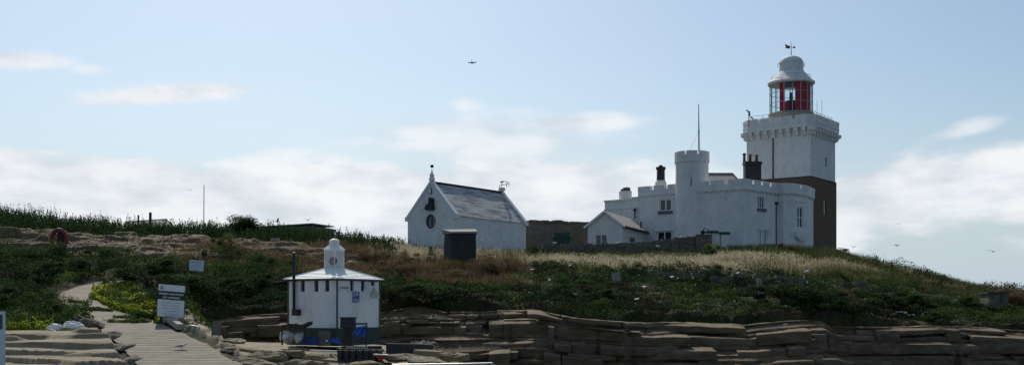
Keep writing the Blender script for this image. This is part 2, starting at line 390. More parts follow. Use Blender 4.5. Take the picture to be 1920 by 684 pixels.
# sandstone cliff in beds: the edge of the ground follows its top
def cliff_rows():
    xs = np.arange(-24, 52, .06); NX = len(xs)
    pxs = np.zeros(NX); Yc = np.full(NX, 60.0)
    for _ in range(8):
        pxs = CX + FP * xs / Yc; Yc = np.interp(pxs, CLIFF_PX, CLIFF_Y)
    Yc = Yc + (fbm(xs * .25, xs * 0, 3, 77) - .5) * 1.2
    NB = 9
    fr = np.cumsum(np.array([1.0, .75, .9, .5, .8, .4, .7, .35, .55])); fr = np.concatenate([[0], fr / fr[-1]])
    rng = np.random.default_rng(5); rows = []; zlow = -.6
    stepk = np.interp(pxs, [300, 520, 700, 900, 1000, 1080, 1180, 1200, 1560, 1620, 2200], [.3, .35, .75, .75, .5, .28, .25, .48, .48, .26, .26])
    setb = np.zeros(NX); sets = []
    for b in range(NB):
        sets.append(setb); setb = setb + stepk * np.clip(fbm(xs * .17, xs * 0 + b * 9, 3, 90) * 4.2 - 1.45, .03, 2.4) * (1.25 if b % 2 else .85)
    mj = [-30.0]
    while mj[-1] < 60: mj.append(mj[-1] + rng.uniform(2.5, 10.0))
    mj = np.array(mj); mc = np.clip(np.searchsorted(mj, xs), 1, len(mj) - 1); mo = rng.normal(0, .32, len(mj) + 1)[mc]
    mo = mo * .7 + np.interp(pxs, [995, 1005, 1176, 1182, 1196, 1560, 1566, 1640, 1645, 1700, 1705, 1775, 1782, 1900, 1905], [0, -.5, -.5, .9, .2, .1, .9, .9, .3, .3, 1.0, 1.0, .4, .4, 1.0])
    mo = np.convolve(np.pad(mo, 4, mode='edge'), np.ones(9) / 9, 'valid'); Yc = Yc + mo
    ytop = Yc + setb
    top = EZ + (HZ - np.interp(CX + FP * xs / ytop, CLIFF_PX, CLIFF_T)) / FP * ytop + (fbm(xs * .3, xs * 0, 3, 60) - .5) * .22
    dip = (fbm(xs * .05, xs * 0, 3, 35) - .5) * .5
    wf = lambda b: (dip * fr[b] * (1 - fr[b]) * 4 * .35 + (fbm(xs * .10, xs * 0 + b * 3.7, 3, 31) - .5) * .13) if 0 < b < NB else 0
    ups = np.clip(np.array([fr[b] + wf(b) + xs * 0 for b in range(NB + 1)]), 0, 1); ups = np.maximum.accumulate(ups, 0)
    for b in range(NB):
        j = [-30.0]
        while j[-1] < 60: j.append(j[-1] + rng.uniform(.8, 6.5))
        j = np.array(j); cell = np.clip(np.searchsorted(j, xs), 1, len(j) - 1); offs = rng.normal(0, .20, len(j) + 2)[cell]
        edge = np.minimum(np.abs(xs - j[cell - 1]), np.abs(j[cell] - xs))
        crack = np.exp(-(edge / .05) ** 2) * .20; rnd = np.exp(-(edge / .2)) * .08
        za = zlow + (top - zlow) * ups[b] + (.34 * (sets[b] - sets[b - 1]) if b else 0); zb = zlow + (top - zlow) * ups[b + 1]
        base = Yc + sets[b] + offs + crack + rnd
        for q, t in enumerate((0, .06, .2, .35, .5, .65, .8, .92, 1.0)):
            zz = za + np.maximum(zb - za, .02) * t
            rg = (fbm(xs * .5, zz * 2.2, 3, 41) - .5) * .30 + (fbm(xs * 2.2, zz * 6, 4, 44) - .5) * .26
            xj = (fbm(xs * .8, zz * 2.2, 3, 46) - .5) * .35
            under = .14 * math.exp(-t * 14); nose = .09 * (t > .9) * (t - .9) / .1
            rows.append(np.stack([xs + xj, base + rg + under + nose, zz + (0 if q else .004) + (t > .95) * (fbm(xs * 1.7, xs * 0 + b, 3, 48) - .5) * .09], -1))
    for k, dz in ((.5, .0), (1.4, .02), (2.6, -.1), (4, -1.2)):
        rows.append(np.stack([xs, ytop + k, top + dz + (fbm(xs * 2, xs * 0 + k, 2, 3) - .5) * .06], -1))
    return xs, ytop, np.stack(rows, 0), (xs, NB, zlow, sets, ups, Yc, top)
CXS, CYT, CROWS, CINFO = cliff_rows()
def yc(x): return np.interp(x, CXS, CYT)
def sheet(V):
    ny, nx = V.shape[:2]; i = np.arange((ny - 1) * (nx - 1)); r = i // (nx - 1); c = i % (nx - 1); a = r * nx + c
    return V.reshape(-1, 3), np.stack([a, a + 1, a + nx + 1, a + nx], -1)
def cliff():
    """bedded sandstone: a rough backing face with broken blocks of every bed standing out in front of it"""
    rng = np.random.default_rng(77); back = CROWS.copy(); back[:-4, :, 1] += .30; v, f = sheet(back); VV = [v]; FF = [f]; o = len(v)
    xs, NB, zlow, sets, ups, Yc, top = CINFO
    at = lambda arr, x: float(np.interp(x, xs, arr))
    taken = [[] for _ in range(NB + 4)]
    for b in range(NB):
        x = -23.5
        while x < 51:
            rt_ = x > 1.5; big = rng.random() < (.55 if rt_ else .22); w = rng.uniform(3, 8.5 if rt_ else 5.5) if big else rng.choice([rng.uniform(.35, 1.0), rng.uniform(.9, 2.6)])
            xc = x + w / 2
            if rng.random() < .05 or any(a_ < xc < b_ for a_, b_ in taken[b]): x += w; continue
            n = max(5, int(w / .09)); k_ = int(rng.choice([1, 2, 3], p=[.3, .45, .25] if rt_ else [.7, .25, .05])); hz = False
            for q_ in range(1, k_): taken[b + q_].append((x, x + w))
            xx = np.linspace(x + .012, x + w - .012, n); z0 = zlow + (np.interp(xx, xs, top) - zlow) * np.interp(xx, xs, ups[b]); b2 = min(NB, b + k_); z1 = zlow + (np.interp(xx, xs, top) - zlow) * np.interp(xx, xs, ups[b2])
            s0 = np.interp(xx, xs, sets[b]); s1 = np.interp(xx, xs, sets[min(NB - 1, b2)]) if b2 < NB else s0 + .7
            yf = np.interp(xx, xs, Yc).mean() * .6 + np.interp(xx, xs, Yc) * .4 + s0.mean() * .7 + s0 * .3 + rng.normal(0, .12) + (xx - xc) * rng.normal(0, .05) - .05 - (.10 if hz else 0)
            dep = np.maximum(s1 - s0, .05) + .75; tz = z1 + rng.normal(0, .03) - .0; h = np.maximum(tz - z0 - .17 * np.minimum(dep, 1.2), .06); fe = z0 + h
            ch = rng.uniform(.03, .12); rows = []
            def row(y, z, amp=.10):
                rg = (fbm(xx * 1.3, z * 2.6, 4, 41) - .5) * amp * 2.4 + (fbm(xx * 6, z * 9, 2, 44) - .5) * amp * .7
                rows.append(np.stack([xx, y + rg, z], -1))
            row(yf + .25, z0 - .02); row(yf + rng.uniform(.0, .07), z0 + .01)
            m = max(3, int(h.mean() / .10))
            for t in np.linspace(.08, 1, m)[:-1]: row(yf + rng.normal(0, .006), z0 + (h - ch * .6) * t)
            row(yf + ch * .2, fe - ch * .45); row(yf + ch * .7, fe - ch * .1); row(yf + ch * 1.3, fe)
            for t in (.25, .5, .75, 1.0): row(yf + ch * 1.3 + (dep - ch) * t, fe + (tz - fe) * t + (fbm(xx * 2.5, xx * 0 + t * 3 + b, 3, 53) - .5) * .07, .05)
            V = np.stack(rows, 0)
            # wear the ends and fold them back
            L_ = V[:, :1].copy(); L_[:, :, 1] += .5; R_ = V[:, -1:].copy(); R_[:, :, 1] += .5; e = rng.uniform(.01, .07)
            V[:, 0, 1] += e; V[:, -1, 1] += e; V[:, 1, 1] += e * .3; V[:, -2, 1] += e * .3
            sh = rng.normal(0, .06); V[:, :, 0] += sh * (V[:, :, 2] - z0.mean()); L_[:, :, 0] += sh * (L_[:, :, 2] - z0.mean()); R_[:, :, 0] += sh * (R_[:, :, 2] - z0.mean())
            v, f = sheet(np.concatenate([L_, V, R_], 1)); VV.append(v); FF.append(f + o); o += len(v); x += w
    return struct(np_mesh('cliff', np.concatenate(VV), np.concatenate(FF), MT['cliff']))
cliff()

PATH = [(36, 290, 490, 716), (38, 275, 470, 700), (40, 262, 455, 684), (44, 225, 395, 648), (47.5, 190, 335, 620), (50, 178, 302, 603), (52, 176, 262, 592),
        (54, 150, 215, 581), (57, 122, 190, 568), (60, 109, 166, 555), (63, 122, 172, 544), (66, 160, 206, 533), (69, 196, 236, 525), (71, 215, 248, 520)]
PY_ = np.array([p[0] for p in PATH]); PXL = np.array([p[1] for p in PATH]); PXR = np.array([p[2] for p in PATH]); PPY = np.array([p[3] for p in PATH])
def path_at(Y):
    a = np.interp(Y, PY_, PXL); b = np.interp(Y, PY_, PXR)
    xl = np.interp(Y, PY_, (PXL - CX) / FP * PY_); xr = np.interp(Y, PY_, (PXR - CX) / FP * PY_)
    z = np.interp(Y, PY_, EZ + (HZ - PPY) / FP * PY_)
    return xl, xr, z
def ground(x, Y, mound=True):
    x = np.asarray(x, float); Y = np.asarray(Y, float)
    px = CX + FP * x / np.maximum(Y, 1)
    cols = []
    for c in _px:
        t = TAB[c]; ys = [a for a, b in t]; zs = [EZ + (HZ - b) / FP * a for a, b in t]
        ze = zs[-1]
        if 700 < c < 1600: ys += [112, 150]; zs += [10.1, 10.1]
        else: ys += [150]; zs += [ze]
        ys += [185, 230]; zs += [4, -2]
        cols.append(np.interp(Y, ys, zs))
    cols = np.array(cols)
    k = np.clip(np.searchsorted(_px, px) - 1, 0, len(_px) - 2)
    pa = np.array(_px)[k]; pb = np.array(_px)[k + 1]; f = np.clip((px - pa) / (pb - pa), 0, 1)
    idx = np.arange(x.size).reshape(x.shape)
    flat = cols.reshape(len(_px), -1)
    z = flat[k.ravel(), idx.ravel()] * (1 - f.ravel()) + flat[(k + 1).ravel(), idx.ravel()] * f.ravel()
    z = z.reshape(x.shape)
    # below the cliff line
    ye = yc(x) + 1.5
    low = np.interp(px, [300, 700, 760, 900, 960, 1100], [2.25, 2.2, 1.9, 1.0, .3, -1.5])
    low = low - .35 * sstep(1010, 960, px) - np.clip(44 - Y, 0, 20) * .22
    w = sstep(0, .7, ye - Y) * sstep(340, 440, px)
    z = z * (1 - w) + low * w
    if mound:
        up = 1 - w
        z = z + up * sstep(50, 56, Y) * ((fbm(x * .35, Y * .35, 3, 5) - .5) * .9 + (fbm(x * 1.1, Y * 1.1, 2, 9) - .5) * .35) * np.where(Y > 93, .35, 1)
    xl, xr, zp = path_at(Y)
    d = np.maximum(np.maximum(xl - x, x - xr), 0)
    wp = (1 - sstep(.15, 1.6, d)) * (Y < 72) * (Y > 33)
    z = z * (1 - wp) + (zp - .10) * wp
    return z
def g1(x, Y, mound=True): return float(ground(np.array([x]), np.array([Y]), mound)[0])
def gp(px, Y):
    x = X(px, Y); return Vector((x, Y, g1(x, Y)))
def grid_mesh(name, xs, ys, zf, mat, fan=True, smooth=True):
    A, B = np.meshgrid(xs, ys)
    x = (A - CX) / FP * B if fan else A
    z = zf(x, B); V = np.stack([x, B, z], -1).reshape(-1, 3)
    ny, nx = A.shape; i = np.arange((ny - 1) * (nx - 1)); r = i // (nx - 1); c = i % (nx - 1); a = r * nx + c
    return np_mesh(name, V, np.stack([a, a + 1, a + nx + 1, a + nx], -1), mat, smooth=smooth)

def ground_mat():
    m, nt, b = newmat('soil_and_turf'); L = nt.links.new
    g = N(nt, 'ShaderNodeNewGeometry')
    n1 = N(nt, 'ShaderNodeTexNoise', Scale=.25, Detail=6.0); L(g.outputs['Position'], n1.inputs['Vector'])
    n2 = N(nt, 'ShaderNodeTexNoise', Scale=3.0, Detail=6.0, Roughness=.7); L(g.outputs['Position'], n2.inputs['Vector'])
    cr = N(nt, 'ShaderNodeValToRGB'); e = cr.color_ramp.elements
    e[0].position = .38; e[0].color = (.035, .045, .018, 1); e[1].position = .66; e[1].color = (.10, .08, .05, 1)
    L(n1.outputs[0], cr.inputs[0])
    mx = N(nt, 'ShaderNodeMix', data_type='RGBA', blend_type='MULTIPLY'); mx.inputs[0].default_value = 1
    c2 = N(nt, 'ShaderNodeValToRGB'); f = c2.color_ramp.elements; f[0].position = .3; f[0].color = (.55, .55, .55, 1); f[1].position = .7; f[1].color = (1.2, 1.2, 1.15, 1)
    L(n2.outputs[0], c2.inputs[0]); L(cr.outputs[0], mx.inputs[6]); L(c2.outputs[0], mx.inputs[7])
    L(mx.outputs[2], b.inputs['Base Color']); b.inputs['Roughness'].default_value = .95; b.inputs['Specular IOR Level'].default_value = .1
    bp = N(nt, 'ShaderNodeBump', Strength=.8, Distance=.15); L(n2.outputs[0], bp.inputs['Height']); L(bp.outputs[0], b.inputs['Normal'])
    return m
MT['ground'] = ground_mat()
ys = np.concatenate([np.arange(30, 60, .35), np.arange(60, 110, .4), np.arange(110, 232, 2.5)])
struct(grid_mesh('ground', np.arange(-900, 3201, 9.0), ys, lambda x, y: ground(x, y), MT['ground']))

def sea_mat():
    m, nt, b = newmat('sea_water'); L = nt.links.new
    b.inputs['Base Color'].default_value = (.02, .04, .045, 1); b.inputs['Roughness'].default_value = .12
    g = N(nt, 'ShaderNodeNewGeometry'); nz = N(nt, 'ShaderNodeTexNoise', Scale=.8, Detail=5.0); L(g.outputs['Position'], nz.inputs['Vector'])
    bp = N(nt, 'ShaderNodeBump', Strength=.5, Distance=.3); L(nz.outputs[0], bp.inputs['Height']); L(bp.outputs[0], b.inputs['Normal'])
    return m
MT['sea'] = sea_mat()
struct(part('sea', MB().add([(-4000, -4000, 0), (4000, -4000, 0), (4000, 4000, 0), (-4000, 4000, 0)], [(0, 1, 2, 3)]), 'sea'))

# path: ribbed concrete
def path_mat():
    m, nt, b = newmat('ribbed_concrete'); L = nt.links.new
    g = N(nt, 'ShaderNodeNewGeometry')
    sp = N(nt, 'ShaderNodeSeparateXYZ'); L(g.outputs['Position'], sp.inputs[0])
    nz = N(nt, 'ShaderNodeTexNoise', Scale=1.2, Detail=7.0, Roughness=.65); L(g.outputs['Position'], nz.inputs['Vector'])
    ma = N(nt, 'ShaderNodeMath', operation='MULTIPLY_ADD'); ma.inputs[1].default_value = .25; L(nz.outputs[0], ma.inputs[0]); L(sp.outputs[1], ma.inputs[2])
    m1 = N(nt, 'ShaderNodeMath', operation='MULTIPLY'); m1.inputs[1].default_value = 1.9; L(ma.outputs[0], m1.inputs[0])
    fr = N(nt, 'ShaderNodeMath', operation='FRACT'); L(m1.outputs[0], fr.inputs[0])
    cr = N(nt, 'ShaderNodeValToRGB'); e = cr.color_ramp.elements; e[0].position = .0; e[0].color = (.30, .30, .29, 1); e[1].position = .42; e[1].color = (1, 1, 1, 1)
    L(fr.outputs[0], cr.inputs[0])
    c2 = N(nt, 'ShaderNodeValToRGB'); f = c2.color_ramp.elements; f[0].position = .3; f[0].color = (.12, .105, .075, 1); f[1].position = .7; f[1].color = (.225, .20, .15, 1)
    L(nz.outputs[0], c2.inputs[0])
    mx = N(nt, 'ShaderNodeMix', data_type='RGBA', blend_type='MULTIPLY'); L(c2.outputs[0], mx.inputs[6]); L(cr.outputs[0], mx.inputs[7])
    lt = N(nt, 'ShaderNodeMath', operation='LESS_THAN'); lt.inputs[1].default_value = 47.8; L(sp.outputs[1], lt.inputs[0]); 
    k = N(nt, 'ShaderNodeMath', operation='MULTIPLY'); k.inputs[1].default_value = .9; L(lt.outputs[0], k.inputs[0]); L(k.outputs[0], mx.inputs[0])
    L(mx.outputs[2], b.inputs['Base Color']); b.inputs['Roughness'].default_value = .9
    n2 = N(nt, 'ShaderNodeTexNoise', Scale=14.0, Detail=6.0); L(g.outputs['Position'], n2.inputs['Vector'])
    bp = N(nt, 'ShaderNodeBump', Strength=.5, Distance=.03); L(n2.outputs[0], bp.inputs['Height'])
    b2 = N(nt, 'ShaderNodeBump', Strength=.6, Distance=.03); L(cr.outputs[0], b2.inputs['Height']); L(bp.outputs[0], b2.inputs['Normal'])
    L(b2.outputs[0], b.inputs['Normal'])
    return m
MT['path'] = path_mat()
yy = np.arange(34, 71, .2); tt = np.linspace(0, 1, 17); T, YY = np.meshgrid(tt, yy)
xl, xr, zp = path_at(YY)
edge = (fbm(YY * 1.3, YY * 0 + T.round() * 9, 3, 3) - .5) * .5
xx = xl + (xr - xl) * T + edge * np.where(T < .5, 1 - T * 2, T * 2 - 1) * .7
zz = zp + (fbm(xx * .9, YY * .9, 3, 21) - .5) * .06 - .02 * (np.abs(T - .5) > .45)
ny, nx = T.shape; i = np.arange((ny - 1) * (nx - 1)); r = i // (nx - 1); c = i % (nx - 1); a = r * nx + c
struct(np_mesh('path', np.stack([xx, YY, zz], -1).reshape(-1, 3), np.stack([a, a + 1, a + nx + 1, a + nx], -1), MT['path'], smooth=True))

def bedded(z, x, y, step, s=1, sharp=.78):
    t = z / step + (fbm(x * .22, y * .3, 3, 200 + s) - .5) * 2.2
    f = t - np.floor(t)
    return step * (np.floor(t) + sstep(sharp, 1, f) + .10 * f - (fbm(x * .22, y * .3, 3, 200 + s) - .5) * 2.2)
def shelf_z(x, Y):
    px = CX + FP * x / Y
    g = ground(x, Y, False)
    left = sstep(0, 1, (np.interp(Y, PY_, (PXL - CX) / FP * PY_) - .1 - x) / .5) * sstep(49.2, 47.2, Y + (fbm(x * .5, Y * 0, 2, 8) - .5) * 2)
    right = sstep(0, 1, (x - np.interp(Y, PY_, (PXR - CX) / FP * PY_) - .25) / .6) * sstep(1010, 930, px) * sstep(54.5, 53, Y)
    m = np.maximum(left, right)
    big = (fbm(x * .10, Y * .42, 3, 66) - .42) * 1.3
    z = g + np.where(px < 300, .16 - .24 * sstep(45.5, 47.2, Y), .33) + big * np.where(px < 260, .9 * sstep(48, 45.5, Y) + .12, np.where(Y > 44.6, .14, .5))
    # dip and cross bedding
    z = z + (fbm(x * .16, Y * .9, 3, 13) - .5) * .35
    z = bedded(z + x * .03, x * .4, Y, .30, 3, .84) * .68 + z * .32 - x * .020
    z = z + (fbm(x * .5, Y * 2.2, 5, 12) - .5) * .12
    return np.where(m > .02, g - .5 + (z - g + .5) * m, g - .5)
struct(grid_mesh('rock_shelf', np.arange(-13.0 * 40, 1010, 2.0), np.arange(36, 55, .06), shelf_z, MT['sand'], smooth=True))

def outcrop_z(x, Y):
    px = CX + FP * x / Y
    g = ground(x, Y, True)
    n = fbm(x * .16, Y * .3, 3, 150)
    band_ = sstep(75, 78, Y) * sstep(90, 86.5, Y) * sstep(790, 640, px)
    m = band_ * sstep(.40, .50, n + .10 * sstep(400, 0, px) + (fbm(x * .6, Y * .8, 3, 155) - .5) * .25)
    z = g + .2 + 1.35 * (fbm(x * .13, Y * .45, 3, 151) - .38)
    z = bedded(z + (fbm(x * .5, Y * .8, 3, 16) - .5) * .5, x * .5, Y, .5, 9, .72) * .55 + z * .45 + (fbm(x * 1.0, Y * 1.6, 4, 15) - .5) * .38
    return np.where(m > .02, g - .4 + (z - g + .4) * m, g - .5)
struct(grid_mesh('rock_outcrop', np.arange(-420, 800, 3.0), np.arange(75, 91, .1), outcrop_z, MT['outcrop'], smooth=True))
# ------------------------------------------------------------------ lighthouse
def v2(p): return Vector((p[0], p[1]))
def best_square(pxN, YN, pxL, pxR):
    best = None
    for k in range(100, 8000):
        a = R(k / 100); w, l = fit(pxN, YN, a, pxL, pxR)
        if w <= 0 or l <= 0: continue
        if best is None or abs(w - l) < best[0]: best = (abs(w - l), a, (w + l) / 2)
    return best[1], best[2]
def footprint(pxN, YN, a, w, l):
    n = Vector((X(pxN, YN), YN)); L_ = n + Vector((-math.cos(a), math.sin(a))) * w; R_ = n + Vector((math.sin(a), math.cos(a))) * l
    B_ = L_ + (R_ - n)
    return [L_, n, R_, B_]           # counter-clockwise: left, near, right, back

def lighthouse():
    YN = 124.0
    a, s = best_square(1520, YN, 1400, 1566)
    fp = footprint(1520, YN, a, s, s); ctr = (fp[0] + fp[2]) / 2; c3 = lambda z=0: (ctr.x, ctr.y, z)
    zb = 9.0; zband = Z(330, YN); zc0 = Z(253, YN); zc1 = zc0 + 1.0; zt = Z(214.5, YN)
    root_ = root('lighthouse', 'tall square white lighthouse tower with a dark brown lower part, battlements and red-screened lantern', 'lighthouse', (ctr.x, ctr.y, zb))
    sh = MB(); ops = {1: [(s * .58, s * .66, zband + 1.6, zband + 2.7)]}
    for k in range(4): sh.facade(fp[k], fp[(k + 1) % 4], zband, zc1 + .9, ops.get(k, ()), .3)
    sh.prism(fp, zc1 + .2, zc1 + .25)
    tower = part('shaft', sh, 'white', root_)
    d = (fp[2] - fp[1]).normalized()
    p = fp[1] + d * (s * .62); inn = Vector((-d.y, d.x)); q = p + inn * .25
    part('window', MB().box((q.x, q.y, zband + 2.15), (s * .08 - .01, .05, 1.08), math.atan2(d.y, d.x)), 'sill', tower)
    bs = MB(); e = .12; fo = offset_line(fp, e, True)
    for k in range(4): bs.facade(fo[k], fo[(k + 1) % 4], zb, zband, [(s * .50, s * .60, zband - 4.2, zband - 2.3)] if k == 1 else (), .35)
    bs.prism(fo, zband - .15, zband + .004)
    low = part('dark_base', bs, 'brownstone', root_)
    p = fo[1] + d * (s * .55) + inn * .22
    fr = part('window', MB().box((p.x, p.y, zband - 3.25), (s * .10 - .01, .06, 1.88), math.atan2(d.y, d.x)), 'trim', low)
    # gallery parapet on rounded brackets, corners cut off
    po = offset_line(fp, .62, True); cut = 1.0; poly = []
    for k in range(4):
        A = po[k - 1]; B = po[k]; C = po[(k + 1) % 4]
        poly.append(B + (A - B).normalized() * cut); poly.append(B + (C - B).normalized() * cut)
    par = MB(); band(par, poly, 0, -.45, zc1 - .05, zt - .42, True)
    band(par, poly, .06, .0, zt - .95, zt - .82, True)
    merlons(par, poly, .03, -.48, zt - .42, zt, 1.34, .32, True)
    para = part('parapet', par, 'white', root_)
    corbels(para, 'white', fp, .60, zc0, zc1 - .05, .88, .46, True, .2); cb = MB()
    band(cb, fp, .16, .0, zc1 - .25, zc1 - .05, True)
    for k in range(4):   # corner brackets
        c = fp[k]; o = (c - ctr).normalized()
        pr = [(.0, 1.0), (.55, 1.0), (.55, .62), (.42, .48), (.3, .45), (.25, .2), (.1, .02), (0, 0)]
        t = Vector((-o.y, o.x)); q = c - t * .45 - o * .1
        cc = MB(); cc.ngon_extrude([Vector((q.x + o.x * x * 1.25, q.y + o.y * x * 1.25, zc0 + (zc1 - .055 - zc0) * z)) for x, z in pr], Vector((t.x, t.y, 0)) * .9); part('corbel', cc, 'white', para)
    part('string_course', cb, 'white', para)
    part('gallery_deck', MB().prism(offset_line(poly, -.46, True), zc1 + .25, zc1 + .5), 'tan', root_)
    # rail
    rl = MB(); rp = offset_line(poly, -.75, True); zr = zt + .55
    for k in range(len(rp)):
        A, B = rp[k], rp[(k + 1) % len(rp)]
        rl.tube([(A.x, A.y, zr), (B.x, B.y, zr)], .028, 6); rl.tube([(A.x, A.y, zr - .32), (B.x, B.y, zr - .32)], .02, 6)
        n = max(1, round((B - A).length / 1.25))
        for j in range(n):
            q = A.lerp(B, j / n); rl.tube([(q.x, q.y, zc1 + .4), (q.x, q.y, zr)], .028, 6)
    part('gallery_rail', rl, 'grey', root_)
    # camera mast and aerials
    A = rp[7].lerp(rp[0], .1); q = v2(P(1404, 214, 126.5)); 
    ms = MB().tube([(q.x, q.y, zc1 + .4), (q.x, q.y, zt + .75)], .05, 6).beam((q.x, q.y, zt + .75), (q.x - .33, q.y - .1, zt + .95), .1, .12).box((q.x + .05, q.y, zt + .55), (.2, .16, .5)).tube([(q.x + .1, q.y, zt + .3), (q.x + .55, q.y + .1, zt - .15)], .05, 6)
    part('camera_mast', ms, 'dgrey', root_)
    for px, top in ((1532, 188), (1541, 188)):
        q = P(px, top, 127); part('aerial', MB().tube([(q.x, q.y, zc1 + .4), (q.x, q.y, q.z)], .022, 5), 'grey', root_)
    # rainwater pipe on the left face
    u = s * .425; dl = (fp[1] - fp[0]).normalized(); o = Vector((dl.y, -dl.x)); q = fp[0] + dl * u + o * .09
    part('downpipe', MB().tube([(q.x, q.y, zband + .02), (q.x, q.y, zc1 + .3)], .075, 8), 'black', root_)
    # lantern
    Yc = ctr.y; zs = Z(208, Yc - 2.5); ze = Z(150, Yc - 2.5); r = 2.52
    lan = part('lantern', MB().lathe(c3(), [(2.75, zc1 + .45), (2.75, zs - .5), (2.66, zs - .12), (2.72, zs - .10), (2.72, zs), (2.2, zs + .01)], 40, cap=False), 'tan', root_, True)
    gb = MB(); nm = 16
    for k in range(nm):
        an = 2 * PI * (k + .5) / nm; gb.tube([(ctr.x + r * math.cos(an), ctr.y + r * math.sin(an), zs), (ctr.x + r * math.cos(an), ctr.y + r * math.sin(an), ze)], .05, 6)
    for f in (.02, .345, .68, .985):
        ring = [(ctr.x + r * math.cos(2 * PI * (k + .5) / nm), ctr.y + r * math.sin(2 * PI * (k + .5) / nm), zs + (ze - zs) * f) for k in range(nm + 1)]
        for A, B in zip(ring, ring[1:]): gb.tube([A, B], .035, 5)
    part('glazing_bars', gb, 'grey', lan)
    part('glass', MB().lathe(c3(), [(r - .02, zs), (r - .02, ze)], 16, PI / 16, cap=False), 'lanternglass', lan)
    # red screens standing inside the glass
    def arc(a0, a1, rr, z0, z1, n=10):
        m = MB(); vs = []
        for k in range(n + 1):
            an = R(a0 + (a1 - a0) * k / n)
            for q in (rr, rr - .04): vs += [(ctr.x + q * math.sin(an), ctr.y - q * math.cos(an), z0), (ctr.x + q * math.sin(an), ctr.y - q * math.cos(an), z1)]
        fs = []
        for k in range(n):
            b = 4 * k; fs += [(b, b + 4, b + 5, b + 1), (b + 3, b + 7, b + 6, b + 2), (b + 1, b + 5, b + 7, b + 3), (b + 2, b + 6, b + 4, b)]
        fs += [(0, 1, 3, 2), (4 * n + 2, 4 * n + 3, 4 * n + 1, 4 * n)]
        return m.add(vs, fs)
    H = ze - zs; w0 = math.degrees(math.atan2(ctr.x, ctr.y))
    for a0, a1, z0, z1, mt in ((-38, -20, 0, 1, 'red'), (12, 96, 0, 1, 'red'), (-20, 12, .78, 1, 'dgrey'), (-20, -6, 0, .30, 'red')):
        part('red_screen' if mt == 'red' else 'dark_screen', arc(a0 - w0, a1 - w0, 2.2, zs + H * z0 + .01, zs + H * z1 - .02), mt, lan)
    op = MB().lathe(c3(), [(.5, zs - .3), (.5, zs + .5), (.9, zs + .55), (1.0, zs + 1.0), (.9, zs + 1.5), (.6, zs + 1.62)], 16)
    part('optic', op, 'black', lan, True)
    part('lamp_stand', MB().lathe(c3(), [(.25, zs + 1.62), (.22, zs + 2.6), (.1, zs + 2.7)], 12), 'dgrey', lan)
    zr0 = ze + .02; z1 = Z(134, Yc); z2 = Z(119.5, Yc); z3 = Z(105, Yc); re = 2.8; rd = 1.42
    roof = part('lantern_roof', MB().lathe(c3(), [(2.3, zr0 - .12), (re - .05, zr0 - .1), (re, zr0), (re, zr0 + .12), (re - .1, zr0 + .17), (2.45, zr0 + .45), (1.95, zr0 + .92), (rd + .02, z1), (rd, z1 + .04)], 40), 'white', root_, True)
    h = z3 - z2
    part('dome', MB().lathe(c3(), [(rd + .05, z1 - .02), (rd + .06, z1 + .1), (rd, z1 + .12), (rd, z2), (rd + .04, z2 + .02), (rd + .04, z2 + .08), (rd - .02, z2 + .1)] + [((rd - .03) * math.cos(t), z2 + .1 + (h - .1) * math.sin(t)) for t in np.linspace(.08, PI / 2, 9)], 32), 'white', roof, True)
    hd = MB()
    for an in (-100, -70, 80, 100):
        t = R(an); q = Vector((ctr.x + (rd + .12) * math.sin(t), ctr.y - (rd + .12) * math.cos(t), z2 - .5)); part('grab_bar', MB().tube([q, q + Vector((.1 * math.sin(t), 0, .6))], .03, 5), 'grey', roof)
    ring = [(ctr.x + 2.35 * math.cos(k * PI / 12), ctr.y + 2.35 * math.sin(k * PI / 12), zr0 + .85) for k in range(25)]
    for A, B in zip(ring, ring[1:]): hd.tube([A, B], .025, 5)
    for k in range(0, 24, 3): hd.tube([ring[k], (ring[k][0], ring[k][1], zr0 + .4)], .02, 5)
    part('roof_handrail', hd, 'grey', roof)
    zv = Z(79, Yc)
    vane = part('weather_vane', MB().tube([(ctr.x, ctr.y, z3 - .05), (ctr.x, ctr.y, zv)], [.05, .02], 6), 'black', roof)
    y = ctr.y; vx = ctr.x; vz = Z(89, Yc)
    fl = [(-.12, .02), (-.2, .2), (-.4, .16), (-.5, .3), (-.62, .26), (-.72, .42), (-.76, .2), (-.62, .1), (-.74, -.06), (-.6, -.14), (-.5, -.08), (-.36, -.2), (-.2, -.14)]
    vm = MB().ngon_extrude([(vx + a_, y - .03, vz + b_) for a_, b_ in fl], (0, .06, 0)).beam((vx - .15, y, vz + .02), (vx + .3, y, vz - .02), .05, .05)
    vm.ngon_extrude([(vx + .28, y - .03, vz + .1), (vx + .28, y - .03, vz - .16), (vx + .46, y - .03, vz - .12), (vx + .5, y - .03, vz + .02), (vx + .4, y - .03, vz + .12)], (0, .06, 0))
    part('pointer', vm, 'black', vane)
lighthouse()

